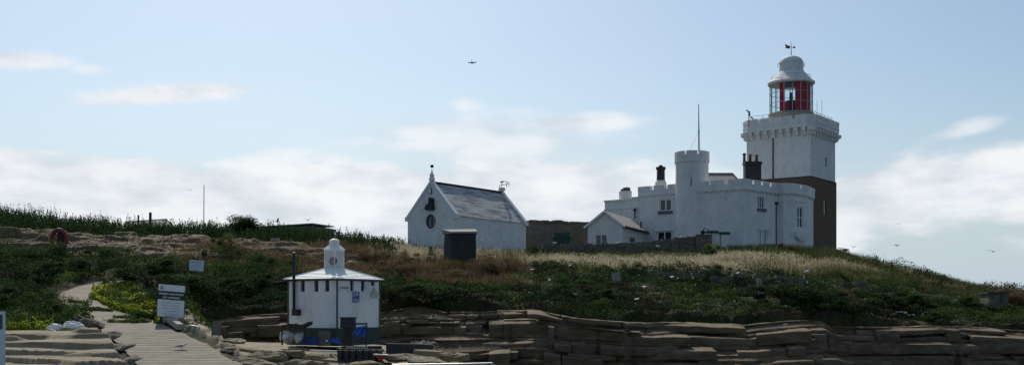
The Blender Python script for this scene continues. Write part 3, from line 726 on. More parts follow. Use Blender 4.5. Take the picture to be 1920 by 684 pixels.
# ------------------------------------------------------------------ keepers' house
def house():
    Zp = 17.05; z0 = 8.6; zi = Zp - 1.15
    def q(px, Y): return Vector((X(px, Y), Y))
    base = q(1300, 112)
    rt = root('castellated_house', 'large white castellated house with round corner turret below the lighthouse', 'house', (base.x, base.y, z0))
    # right wing footprint, counter-clockwise, front from left to right
    A = q(1300, 111.6); B = q(1394, 108.6); C = q(1459, 113.0); D = q(1469, 112.6); E = q(1488, 112.9); F = q(1510, 114.8); G = q(1525, 118.2)
    H = G + Vector((-.2, 5.2)); I = Vector((A.x, H.y))
    front = [A, B, C, D, E, F, G]
    wl = MB()
    dBC = (C - B).length
    lo = lambda py, Y: Z(py, Y)
    wins = {}
    # window positions along B-C from their pixel columns
    def along(p0, p1, px):
        d = (p1 - p0); Ln = d.length; d.normalize(); t = (px - CX) / FP
        return (t * p0.y - p0.x) / (d.x - t * d.y)
    u0, u1 = along(B, C, 1421), along(B, C, 1434); ops_bc = [(u0, u1, Z(391, 111), Z(369, 111)), (along(B, C, 1419.5), along(B, C, 1439), Z(460, 111), Z(431, 111))]
    v0, v1 = along(E, F, 1495), along(E, F, 1506); ops_ef = [(v0, v1, Z(427, 114), Z(388, 114))]
    segs = list(zip(front, front[1:] )) + [(G, H), (H, I), (I, A)]
    for k, (a_, b_) in enumerate(segs): wl.facade(a_, b_, z0, zi + .3, ops_bc if k == 1 else ops_ef if k == 4 else (), .22)
    wl.prism(offset_line(front + [H, I], -.5, True), zi - .1, zi)
    rw = part('wall', wl, 'white', rt)
    window(rt, B, C, *ops_bc[0][:2], *ops_bc[0][2:], depth=.2, mull=2, pane='pane', sillh=.3, sillout=.14)
    window(rt, B, C, *ops_bc[1][:2], *ops_bc[1][2:], depth=.2, mull=1, pane='blind', sill=None, fw=.09)
    window(rt, E, F, *ops_ef[0][:2], *ops_ef[0][2:], depth=.2, mull=1, bars=1, pane='pane', sill=None, fw=.09)
    pr = MB(); band(pr, front + [H, I], .16, -.3, zi + .05, Zp - .45, True); merlons(pr, front + [H, I], .18, -.32, Zp - .45, Zp, 1.75, .40, True)
    pp = part('parapet', pr, 'white', rt)
    corbels(pp, 'white', front, .14, zi - .22, zi + .05, .75, .30, False, .1)
    # oriel moulding on the rounded bay
    dEF = (F - E).normalized(); nEF = Vector((dEF.y, -dEF.x)); rz = math.atan2(dEF.y, dEF.x); m = E.lerp(F, .5); m2 = E + dEF * ((v0 + v1) / 2)
    om = MB(); L_ = (v1 - v0)
    for dz, k, h in ((Z(440, 114), 1.5, .22), (Z(443.5, 114), 1.15, .22), (Z(447, 114), .7, .22)):
        c = m2 + nEF * .12; om.box((c.x, c.y, dz), (L_ * k + .9 * (k - .5), .3 * k, h * 2.6), rz)
    c = m2 + nEF * .02; part('hood_mould', MB().box((c.x, c.y, Z(378, 114)), (L_ + 1.0, .12, .1), rz), 'white', rt)
    part('oriel_bracket', om, 'white', rt)
    # downpipe with hopper head
    c = C + Vector((-.28, -.30)); part('downpipe', MB().tube([(c.x, c.y, z0), (c.x, c.y, Z(383, 113))], .075, 8).box((c.x, c.y, Z(381.5, 113)), (.36, .3, .26), 0, 1.15), 'black', rt)
    # hipped slate roof behind the parapet
    def hip(x0, x1, y0, y1, ze, zr, inset, name='roof', lip=.0):
        ym = (y0 + y1) / 2; m = MB()
        m.add([(x0, y0, ze), (x1, y0, ze), (x1, y1, ze), (x0, y1, ze), (x0 + inset, ym, zr), (x1 - inset, ym, zr)], [(0, 1, 5, 4), (1, 2, 5), (2, 3, 4, 5), (3, 0, 4), (3, 2, 1, 0)])
        r_ = part(name, m, 'roofgrey', rt)
        part('ridge_tiles', MB().beam((x0 + inset, ym, zr + .02), (x1 - inset, ym, zr + .02), .22, .12).beam((x1 - inset, ym, zr + .02), (x1, y0, ze + .06), .16, .08).beam((x0 + inset, ym, zr + .02), (x0, y0, ze + .06), .16, .08), 'dgrey', r_)
        return r_
    hip(X(1262, 117), X(1398, 117), 114.2, 122.2, zi + .1, Z(325.5, 118.2), 1.2)
    # dark chimney stack with three pots
    ck = P(1408, 334, 117); st = MB(); 
    for px, w in ((1401, .78), (1411.5, .82), (1421, .7)):
        x = X(px, 117); st.box((x, 117 + .1 * w, (zi + Z(309, 117)) / 2), (w * .8, 1.0 * w + .3, Z(309, 117) - zi)); st.box((x, 117 + .1 * w, Z(306.5, 117)), (w * .8 + .16, 1.16 * w + .3, .34))
    stk = part('chimney', st, 'black', rt)
    for px, top in ((1396, 287), (1407, 289), (1419, 289.5)):
        x = X(px, 117); part('chimney_pot', MB().lathe((x, 117.1, 0), [(.17, Z(304, 117)), (.14, Z(292, 117)), (.19, Z(291, 117)), (.19, Z(top + 1, 117)), (.12, Z(top, 117))], 10), 'pot', stk, True)
    # left wing
    J0 = q(1199, 116.6); K0 = q(1300, 112.4); Zl = Z(345.5, 114); zil = Zl - 1.1
    M0 = K0 + Vector((1, 7)); N0 = J0 + Vector((.8, 6))
    def alongJ(px): return along(J0, K0, px)
    o1 = (alongJ(1236.5), alongJ(1258.5), Z(395, 114.4), Z(373, 114.4)); o2 = (alongJ(1231.5), alongJ(1259), Z(462, 114.4), Z(433, 114.4))
    lw = MB(); lp = [J0, K0, M0, N0]
    for k in range(4): lw.facade(lp[k], lp[(k + 1) % 4], z0, zil + .3, (o1, o2) if k == 0 else (), .24)
    lw.prism(offset_line(lp, -.5, True), zil - .1, zil)
    part('wall', lw, 'white', rt)
    window(rt, J0, K0, *o1, depth=.2, mull=1, sillh=.32, sillout=.16, fw=.10); window(rt, J0, K0, *o2, depth=.2, mull=1, sill=None, fw=.11)
    dj = (K0 - J0).normalized(); nj = Vector((dj.y, -dj.x)); rj = math.atan2(dj.y, dj.x)
    um = (o2[0] + o2[1]) / 2; c = J0 + dj * um + nj * .05; part('lintel', MB().box((c.x, c.y, o2[3] + .12), (o2[1] - o2[0] + .5, .14, .16), rj), 'trim', rt)
    pl = MB(); band(pl, lp, .16, -.3, zil + .05, Zl - .45, True); merlons(pl, lp, .18, -.32, Zl - .45, Zl, 1.7, .42, True); part('parapet', pl, 'white', rt)
    part('roof', MB().add([(J0.x + .8, 116.8, zil + .1), (J0.x + 5.4, 114.6, zil + .1), (J0.x + 5.6, 119, Z(340, 118)), (J0.x + 2.6, 120, Z(346, 118))], [(0, 1, 2, 3)]), 'roofgrey', rt)
    x = X(1239, 117.5); yc = 117.5
    lc = MB().lathe((x, yc, 0), [(.46, Z(338.5, yc)), (.44, Z(319, yc)), (.52, Z(318, yc)), (.56, Z(315, yc)), (.5, Z(313, yc)), (.2, Z(312.5, yc)), (.2, Z(310, yc)), (.1, Z(309.5, yc))], 8)
    cp = part('chimney', lc, 'black', rt); part('chimney_foot', MB().lathe((x, yc, 0), [(.62, zil), (.62, Z(342, yc)), (.5, Z(338.5, yc))], 8), 'white', cp)
    # far left flat-roofed wing with step
    O0 = q(1134, 120.5); P0 = q(1204, 117.6); fw_ = MB(); fl = [O0, P0, P0 + Vector((1, 6)), O0 + Vector((1, 6))]
    for k in range(4): fw_.facade(fl[k], fl[(k + 1) % 4], z0, Z(374, 119))
    fw_.prism(offset_line(fl, -.02, True), Z(376, 119), Z(374.5, 119)); band(fw_, fl, .10, 0, Z(391.5, 119), Z(390, 119), True); band(fw_, fl, .10, 0, Z(376, 119), Z(373.4, 119), True)
    part('wall', fw_, 'white', rt)
    rr = MB().ngon_extrude([Vector((X(1172, 121), 121, Z(374, 121))), Vector((X(1204, 121), 121, Z(374, 121))), Vector((X(1204, 121), 121, Z(368, 121))), Vector((X(1180, 121), 121, Z(370, 121)))], (.4, 3, 0)); part('roof', rr, 'roofgrey', rt)
    x = X(1172.5, 120.5); yc = 120.5; wc = part('chimney', MB().lathe((x, yc, 0), [(.72, Z(375, yc)), (.72, Z(360.5, yc)), (.78, Z(360, yc)), (.74, Z(359, yc))], 16), 'white', rt)
    part('chimney_cowl', MB().lathe((x + .03, yc, 0), [(.55, Z(360, yc)), (.56, Z(354.5, yc)), (.35, Z(354, yc))], 10).lathe((x + .15, yc, 0), [(.42, Z(355, yc)), (.40, Z(351.8, yc)), (.2, Z(351, yc))], 8), 'dgrey', wc)
    x = X(1191, 117.4); part('vent_pipe', MB().tube([(x, 117.8, Z(410, 117.8)), (x, 117.8, Z(394, 117.8))], .07, 8).lathe((x, 117.8, 0), [(.1, Z(396, 117.8)), (.19, Z(394, 117.8)), (.16, Z(391.5, 117.8)), (.05, Z(390.5, 117.8))], 8), 'black', rt)
    # turret
    Yt = 111.8; ct = Vector((X(1297.5, Yt + 1), Yt + 1)); rt_ = 1.72; zt = Z(282, Yt - .6)
    tl = MB().lathe((ct.x, ct.y, 0), [(2.3, z0), (2.12, z0 + 1.2), (1.9, z0 + 3.2), (rt_ + .02, z0 + 5), (rt_, z0 + 6), (rt_, zt - 1.15)], 40, cap=False)
    tl.lathe((ct.x, ct.y, 0), [(1.3, zt - .9), (.01, zt - .9)], 24, cap=False)
    tu = part('turret', tl, 'white', rt, True)
    part('slit_window', MB().box((ct.x - .38, ct.y - rt_ * .975, Z(343, Yt)), (.09, .1, .85)), 'sill', tu)
    circ = [Vector((ct.x + rt_ * math.cos(2 * PI * k / 16 - PI / 2), ct.y + rt_ * math.sin(2 * PI * k / 16 - PI / 2))) for k in range(16)]
    tp = MB(); band(tp, circ, .12, -.25, zt - 1.15, zt - .38, True)
    o = offset_line(circ, .12, True); i = offset_line(circ, -.25, True)
    for k in range(0, 16):
        k2 = (k + 1) % 16
        if k % 2: tp.prism([o[k], o[k2], i[k2], i[k]], zt - .38, zt)
        else:
            L_ = lambda f, S: S[k].lerp(S[k2], f)
            tp.prism([o[k], L_(.38, o), L_(.38, i), i[k]], zt - .38, zt); tp.prism([L_(.72, o), o[k2], i[k2], L_(.72, i)], zt - .38, zt)
    part('parapet', tp, 'white', tu)
    # gabled annex
    a = R(22); YN = 107.5; w, l = fit(1167, YN, a, 1102, 1214); fp = footprint(1167, YN, a, w, l); ze = Z(421, YN); zr = Z(398.5, YN + 1)
    an = MB(); Lp, Np, Rp, Bp = fp
    al = lambda px: along(Lp, Np, px); wo = (al(1116), al(1138), Z(461, 108), Z(439, 108)); as_ = lambda px: along(Np, Rp, px); so = (as_(1180.5), as_(1193), Z(462, 109), Z(442, 109))
    an.facade(Lp, Np, z0, ze, (wo,), .2); an.facade(Np, Rp, z0, ze, (so,), .2); an.facade(Rp, Bp, z0, ze); an.facade(Bp, Lp, z0, ze)
    mid = (Lp + Np) / 2; midb = (Bp + Rp) / 2
    an.add([(Lp.x, Lp.y, ze), (Np.x, Np.y, ze), (mid.x, mid.y, zr)], [(0, 1, 2)]); an.add([(Rp.x, Rp.y, ze), (Bp.x, Bp.y, ze), (midb.x, midb.y, zr)], [(0, 1, 2)])
    part('annex_wall', an, 'white', rt)
    window(rt, Lp, Np, *wo, depth=.18, mull=1, sill=None, fw=.08); window(rt, Np, Rp, *so, depth=.18, mull=0, bars=1, sill=None, fw=.08)
    dn = (Np - Rp).normalized(); rb = MB(); t = .12
    for S, Tn in ((Np, Rp), (Lp, Bp)):
        e0 = S + (S - mid).normalized() * .3 + dn * .2; e1 = Tn + (S - mid).normalized() * .3; zl = ze - .3 * (zr - ze) / (w / 2)
        m0 = mid + dn * .2
        vs = [(e0.x, e0.y, zl), (e1.x, e1.y, zl), (midb.x, midb.y, zr), (m0.x, m0.y, zr)]; rb.add(vs + [(x, y, z + t) for x, y, z in vs], [(0, 1, 2, 3), (7, 6, 5, 4), (0, 4, 5, 1), (1, 5, 6, 2), (2, 6, 7, 3), (3, 7, 4, 0)])
    ar = part('roof', rb, 'roofgrey', rt)
    vb = MB()
    for S in (Np, Lp):
        e0 = S + (S - mid).normalized() * .34 + dn * .25; zl = ze - .34 * (zr - ze) / (w / 2); m0 = mid + dn * .25
        vb.beam((e0.x, e0.y, zl + .02), (m0.x, m0.y, zr + .1), .1, .2)
    part('barge_board', vb, 'trim', ar)
    gq = Np + (Np - mid).normalized() * .36; g2 = Rp + (Np - mid).normalized() * .36; zl = ze - .36 * (zr - ze) / (w / 2)
    part('gutter', MB().beam((gq.x, gq.y, zl), (g2.x, g2.y, zl), .14, .12), 'black', ar)
    part('vent_pipe', MB().tube([(X(1202, 110), 110, ze - .2), (X(1202, 110), 110, Z(415, 110))], .08, 8), 'black', ar)
    return ct, zt
TUR, TURZ = house()

# flagpole on the turret
b = Vector((TUR.x + .75, TUR.y, TURZ - .9)); t = P(1310, 195, b.y)
fpole = root('flagpole', 'thin dark flagpole with one stay on top of the round white turret', 'flagpole', b)
part('pole', MB().tube([b, b.lerp(t, .48), t], [.085, .07, .035], 8), 'dgrey', fpole)
m_ = b.lerp(t, .52); part('stay', MB().tube([m_, (TUR.x - .55, TUR.y + .2, TURZ - .35)], .012, 5), 'redplastic', fpole)
part('crosstree', MB().tube([m_ + Vector((-.15, 0, 0)), m_ + Vector((.15, 0, 0))], .03, 6), 'dgrey', fpole)

# ------------------------------------------------------------------ chapel-like store
def chapel():
    a = R(36); YN = 96.5; w, l = fit(853, YN, a, 764.5, 986); Lp, Np, Rp, Bp = fp = footprint(853, YN, a, w, l)
    z0 = 7.6; ze = Z(404, YN); zr = Z(344, 98.2); mid = (Lp + Np) / 2; midb = (Bp + Rp) / 2
    rt = root('outbuilding', 'white gabled stone outbuilding with streaked slate roof and round window', 'building', (Np.x, Np.y, z0))
    dl = (Np - Lp).normalized(); nl = Vector((dl.y, -dl.x)); dr = (Rp - Np).normalized(); nr = Vector((dr.y, -dr.x)); dn = -dr
    # gable wall with a round opening, side walls
    wl = MB(); u = w * .50; zo = Z(415, 98); ro = .66; n = 28
    ring = [(u + ro * math.cos(2 * PI * k / n), zo + ro * 1.08 * math.sin(2 * PI * k / n)) for k in range(n)]
    pt = lambda uu, z, k=0.0: Vector((Lp.x + dl.x * uu - nl.x * k, Lp.y + dl.y * uu - nl.y * k, z))
    def outer(x, z):        # cast the ring out to the gable outline
        d0 = Vector((x - u, z - zo)); best = 1e9
        sl = (zr - ze) / (w / 2)
        for (ax, az, c) in ((-1, 0, 0), (1, 0, w), (0, -1, -z0), (-sl, 1, ze), (sl, 1, ze + sl * w)):
            den = ax * d0.x + az * d0.y
            if den > 1e-6: best = min(best, (c - ax * u - az * zo) / den)
        return (u + d0.x * best, zo + d0.y * best)
    hit = [outer(*p) for p in ring]
    corners = [(0, z0), (w, z0), (w, ze), (0, ze), (w / 2, zr)]
    for k in range(n):
        k2 = (k + 1) % n; A, B = hit[k], hit[k2]
        a0 = math.atan2(A[1] - zo, A[0] - u); a1 = math.atan2(B[1] - zo, B[0] - u)
        if a1 < a0: a1 += 2 * PI
        cs = []
        for c in corners:
            t = math.atan2(c[1] - zo, c[0] - u)
            for tt_ in (t, t + 2 * PI):
                if a0 + 1e-6 < tt_ < a1 - 1e-6: cs.append((tt_, c))
        poly = [pt(*ring[k]), pt(*A)] + [pt(*c) for _, c in sorted(cs)] + [pt(*B), pt(*ring[k2])]
        wl.add(poly, [tuple(range(len(poly)))])
        wl.add([pt(*ring[k]), pt(*ring[k2]), pt(*ring[k2], .3), pt(*ring[k], .3)], [(0, 1, 2, 3)])
    wl.facade(Np, Rp, z0, ze); wl.facade(Rp, Bp, z0, ze); wl.facade(Bp, Lp, z0, ze)
    wl.add([(Rp.x, Rp.y, ze), (Bp.x, Bp.y, ze), (midb.x, midb.y, zr)], [(0, 1, 2)])
    part('wall', wl, 'white_old', rt)
    # window
    wf = MB(); vs = []
    for k in range(n):
        for rr, kk in ((ro + .14, -.05), (ro - .03, -.05), (ro - .03, .12), (ro + .14, .12)):
            an = 2 * PI * k / n; vs.append(pt(u + rr * math.cos(an), zo + rr * 1.08 * math.sin(an), kk))
    fs = [(4 * k + j, 4 * ((k + 1) % n) + j, 4 * ((k + 1) % n) + (j + 1) % 4, 4 * k + (j + 1) % 4) for k in range(n) for j in range(4)]
    wn = part('round_window', wf.add(vs, fs), 'white_old', rt)
    part('pane', MB().add([pt(u + ro * math.cos(2 * PI * k / n), zo + ro * 1.08 * math.sin(2 * PI * k / n), .16) for k in range(n)], [tuple(range(n))]), 'pane', wn)
    gb = MB(); gb.beam(pt(u, zo - ro, .13), pt(u, zo + ro, .13), .05, .05, (nl.x, nl.y, 0)); gb.beam(pt(u - ro, zo, .13), pt(u + ro, zo, .13), .05, .05); part('glazing_bar', gb, 'dgrey', wn)
    # black fog-horn housing above the window
    zb = Z(393.5, 98); hb = MB(); sil = [(-.42, 0), (.44, 0), (.44, .38), (.36, .5), (.38, 1.0), (.24, 1.12), (.08, 1.1), (.02, .95), (.05, .62), (-.3, .45), (-.42, .25)]
    hb.ngon_extrude([pt(u + .05 + a_, zb + b_, -.02) for a_, b_ in sil], Vector((nl.x, nl.y, 0)) * .45); part('horn_housing', hb, 'black', rt)
    part('bracket', MB().beam(pt(u + .12, zr - .95, -.05), pt(u + .12, zr - .35, -.12), .06, .06, (nl.x, nl.y, 0)).beam(pt(u + .12, zr - .95, -.06), pt(u - .1, zr - .92, -.3), .05, .05), 'black', rt)
    # roof with uv in metres
    sl = math.hypot(w / 2, zr - ze); vs = []; fs = []; uvs = []
    def slope(S, T, flip):
        o = (S - mid).normalized(); e0 = S + o * .12; e1 = T + o * .12; zl = ze - .12 * (zr - ze) / (w / 2) + .10; b0 = len(vs)
        vs.extend([(e0.x, e0.y, zl), (e1.x, e1.y, zl), (midb.x, midb.y, zr + .10), (mid.x, mid.y, zr + .10)])
        f = [0, 1, 2, 3]; uv = [(0, 0), (l, 0), (l, sl), (0, sl)]
        if flip: f = f[::-1]; uv = uv[::-1]
        fs.append(tuple(b0 + i for i in f)); uvs.extend(uv)
    slope(Np, Rp, False); slope(Lp, Bp, True)
    ro_ = mesh_obj('roof', vs, fs, MT['slate'], rt); ul = ro_.data.uv_layers.new(name='UVMap')
    for i, uv in enumerate(uvs): ul.data[i].uv = uv
    mA = mid + dr * .4; mB = midb - dr * .4
    part('ridge', MB().beam((mA.x, mA.y, zr + .14), (mB.x, mB.y, zr + .14), .25, .16), 'hide', ro_)
    # raised gable copings
    sl_ = (zr - ze) / (w / 2)
    for G, S0, S1, off in ((mid, Lp, Np, 0), (midb, Bp, Rp, 1)):
        cp = MB(); dd = dr if not off else -dr
        f0 = -.06; wd = .42
        for S in (S0, S1):
            o = (S - G).normalized(); hw = (S - G).length + .14
            prof = [(hw, -hw * sl_ - .05), (hw, -hw * sl_ + .34), (0, .34), (0, -.05)]
            cp.ngon_extrude([Vector((G.x + o.x * x + dd.x * f0, G.y + o.y * x + dd.y * f0, zr + z)) for x, z in prof], Vector((dd.x, dd.y, 0)) * wd)
            kn = S + o * .10; cp.box((kn.x + dd.x * .15, kn.y + dd.y * .15, ze - .05), (.34, .5, .4), math.atan2(dl.y, dl.x))
        part('coping', cp, 'white_old', rt)
    # finials
    c = mid + dr * .15; f = MB().box((c.x, c.y, zr + .42), (.42, .42, .3), math.atan2(dl.y, dl.x), .8).lathe((c.x, c.y, zr), [(.2, .55), (.27, .72), (.12, 1.0), (.06, 1.1)], 4, R(36))
    part('finial', f, 'white_old', rt)
    vn_ = MB().tube([(c.x, c.y, zr + 1.05), (c.x, c.y, Z(316.5, 98))], .045, 6).lathe((c.x, c.y, zr), [(.05, 1.45), (.15, 1.52), (.17, 1.62), (.12, 1.72), (.05, 1.76)], 8)
    part('iron_ornament', vn_, 'black', rt)
    c = midb - dr * .15; zf = zr + .35; f = MB().box((c.x, c.y, zf + .1), (.5, .5, .3), math.atan2(dl.y, dl.x), .9); part('finial', f, 'white_old', rt)
    q = Vector((c.x, c.y, zf + .2)); wv = MB().tube([q, q + Vector((0, 0, .75))], .03, 5).tube([q + Vector((-.2, 0, .3)), q + Vector((.75, 0, .42))], .03, 5).tube([q + Vector((.1, 0, .75)), q + Vector((.75, 0, .55)), q + Vector((.7, 0, .2))], .03, 5).tube([q + Vector((-.25, 0, 0)), q + Vector((-.2, 0, .3))], .03, 5).tube([q + Vector((.45, 0, .1)), q + Vector((.5, 0, .6))], .03, 5)
    wv.box(q + Vector((0, 0, .62)), (.32, .05, .12))
    part('weather_vane', wv, 'black', rt)
chapel()

# dark block-like hide in front of it
def hide():
    YN = 84.0; a = R(52); w, l = fit(843, YN, R(38), 837, 893); 
    # one broad face towards the camera, a narrow one on the left
    n = Vector((X(846, YN), YN)); d = Vector((1, .10)).normalized(); wd = (893 - 846) / FP * YN * 1.0; dp = 1.9
    Rr = n + d * wd; inn = Vector((-d.y, d.x)); Bk = Rr + inn * dp; Lf = n + Vector((-.42, 1.0)).normalized() * dp * .95
    z0 = g1(n.x, n.y) - .6; zt = Z(437, YN)
    rt = root('bird_hide', 'dark upright windowless block-like hide in front of the white gabled outbuilding', 'hide', (n.x, n.y, z0))
    m = MB(); pl = [Lf, n, Rr, Bk]; k = 4; nlev = 6; rng = random.Random(3)
    po = offset_line(pl, .0, True); top = offset_line(pl, -.03, True); vs = []
    for j in range(nlev):
        f = j / (nlev - 1); z = z0 + (zt - z0) * f
        for p, q in zip(po, top): c = p.lerp(q, f); vs.append((c.x + rng.uniform(-.02, .02), c.y + rng.uniform(-.02, .02), z))
    fs = [(4 * j + i, 4 * j + (i + 1) % 4, 4 * j + 4 + (i + 1) % 4, 4 * j + 4 + i) for j in range(nlev - 1) for i in range(4)] + [tuple(4 * (nlev - 1) + i for i in range(4))]
    part('wall', m.add(vs, fs), 'hide', rt)
    o = offset_line(pl, .07, True); vs = [(p.x, p.y, zt + .002) for p in o] + [(p.x, p.y, zt + z) for p, z in zip(o, (.42, .12, .15, .5))]
    part('roof_slab', MB().add(vs, [(3, 2, 1, 0), (4, 5, 6, 7), (0, 1, 5, 4), (1, 2, 6, 5), (2, 3, 7, 6), (3, 0, 4, 7)]), 'hidetop', rt)
    for u in (.25, .82):
        c = n + d * (wd * u) - inn * .02; part('vent', MB().box((c.x, c.y, zt - .55), (.3, .06, .28), math.atan2(d.y, d.x)), 'black', rt)
hide()

# yard walls
def stone_wall(name, label, pts, ztops, th, mat, cap=None, cat='wall', rough=.08, seed=1, zlow=None, stones=.5):
    """dry masonry wall: courses of uneven stones along a polyline, one mesh"""
    rng = random.Random(seed); m = MB()
    for (p, q), (za, zb) in zip(zip(pts, pts[1:]), zip(ztops, ztops[1:])):
        p = v2(p); q = v2(q); Ln = (q - p).length; d = (q - p).normalized(); rz = math.atan2(d.y, d.x); u = 0
        n_ = Vector((-d.y, d.x))
        while u < Ln - .05:
            w = min(Ln - u, rng.uniform(.5, 1.3) * stones * 1.4); c = p + d * (u + w / 2); zg = (zlow if zlow is not None else g1(c.x, c.y)) - .3; zt = za + (zb - za) * (u + w / 2) / Ln + rng.uniform(-.5, .5) * rough * 2
            z = zg
            while z < zt - .03:
                h = min(zt - z, rng.uniform(.6, 1.2) * stones * .5); o = rng.uniform(-.05, .05)
                if zt - z - h < .08: h = zt - z
                m.box((c.x + n_.x * (o + th / 2), c.y + n_.y * (o + th / 2), z + h / 2), (w * rng.uniform(.96, 1.0), th * rng.uniform(.85, 1.05), h * .98), rz + rng.uniform(-.03, .03), rng.uniform(.9, .99)); z += h
            u += w
    c = v2(pts[0]); o = part(name, m, mat)
    rebase(o, (c.x, c.y, g1(c.x, c.y))); tag(o, label, cat); return o
q2 = lambda px, Y: v2(P(px, 0, Y))
# tall plastered yard wall between outbuilding and annex
yw = root('yard_wall', 'tall brownish grey yard wall between the white outbuilding and the gabled annex', 'wall', (X(986, 112), 112, 9.5))
p, q = q2(984, 110), q2(1108, 113); ymb = MB(); d = (q - p).normalized(); 
ymb.facade(p, q, 8.5, Z(419.5, 112)); o = offset_line([p, q], -.5)
ymb.prism([p, q, o[1], o[0]], Z(419.5, 112), Z(418, 112)); part('wall', ymb, 'yardwall', yw)
cst = MB(); rng_ = random.Random(4); t = 0
while t < 1:
    c = p.lerp(q, t); cst.box((c.x, c.y + .2, Z(417, 112)), (rng_.uniform(.4, .8), .6, rng_.uniform(.1, .34)), .2); t += rng_.uniform(.04, .09)
for px, s_ in ((1042, .9), (1047, 1.0), (1053, .7)): c = P(px, 417, 112.2); cst.box(c, (s_, .6, .5 * s_), .3, .7)
part('coping_stones', cst, 'drystone', yw)
stone_wall('garden_wall', 'long low dark dry-stone wall in front of the white house, stepping up to the right', [q2(1018, 103), q2(1140, 103.5), q2(1225, 104.5), q2(1262, 105), q2(1304, 105)],
           [Z(458, 103), Z(456, 103.5), Z(451.5, 104.5), Z(446.5, 105), Z(443, 105)], .5, 'drystone', seed=2)
stone_wall('wall_pier', 'square dark stone pier ending the low dry-stone wall, beside green-capped posts', [q2(1304.5, 104.8), q2(1335, 104.8)], [Z(439, 104.8)] * 2, .8, 'drystone', rough=.03, seed=5, stones=.8)
# green-roofed porch gate by the pier
def gate():
    Y = 106.3; z0 = g1(X(1340, Y), Y) - .2
    rt = root('porch_gate', 'small white gateway with dark green caps against the big white house wall', 'gate', (X(1345, Y), Y, z0))
    for px, w in ((1341, 13), (1358, 14)):
        ww = w / FP * Y; x = X(px, Y); part('post', MB().box((x, Y, (z0 + Z(437, Y)) / 2), (ww, .5, Z(437, Y) - z0)), 'white', rt)
    for px, w, py in ((1335, 24, 435.5), (1358, 21, 438)):
        ww = w / FP * Y; part('cap', MB().box((X(px, Y), Y, Z(py - .2, Y)), (ww, .8, .16)).box((X(px, Y), Y, Z(py - .2, Y) + .12), (ww, .8, .09), 0, .6), 'green', rt)
    part('lamp', MB().lathe((X(1317.5, Y - .7), Y - .7, 0), [(.1, Z(441, Y)), (.2, Z(438, Y)), (.24, Z(434, Y)), (.16, Z(431.5, Y)), (.05, Z(430.5, Y))], 8), 'green', rt)
    c0 = P(1316, 432, Y); c1 = P(1321, 426, Y); c2 = P(1328, 432.5, Y); part('canopy_frame', MB().tube([c0, c1, c2], .05, 6), 'sill', rt)
gate()
# green shed in the yard
x = X(1054, 107); gs = root('green_shed', 'small green shed in front of the tall brownish yard wall', 'shed', (x, 107, 9.4))
part('wall', MB().box((x, 107.6, Z(456, 107)), (1.6, 1.2, 2.2)), 'ivygreen', gs)
part('roof', MB().ngon_extrude([Vector((x - .95, 106.9, Z(446, 107))), Vector((x + .95, 106.9, Z(446, 107))), Vector((x + .6, 106.9, Z(441.5, 107))), Vector((x - .7, 106.9, Z(442.5, 107)))], (0, 1.4, 0)), 'green', gs)
part('door', MB().box((x - .2, 106.97, Z(456, 107)), (.75, .05, 1.7)), 'green', gs)
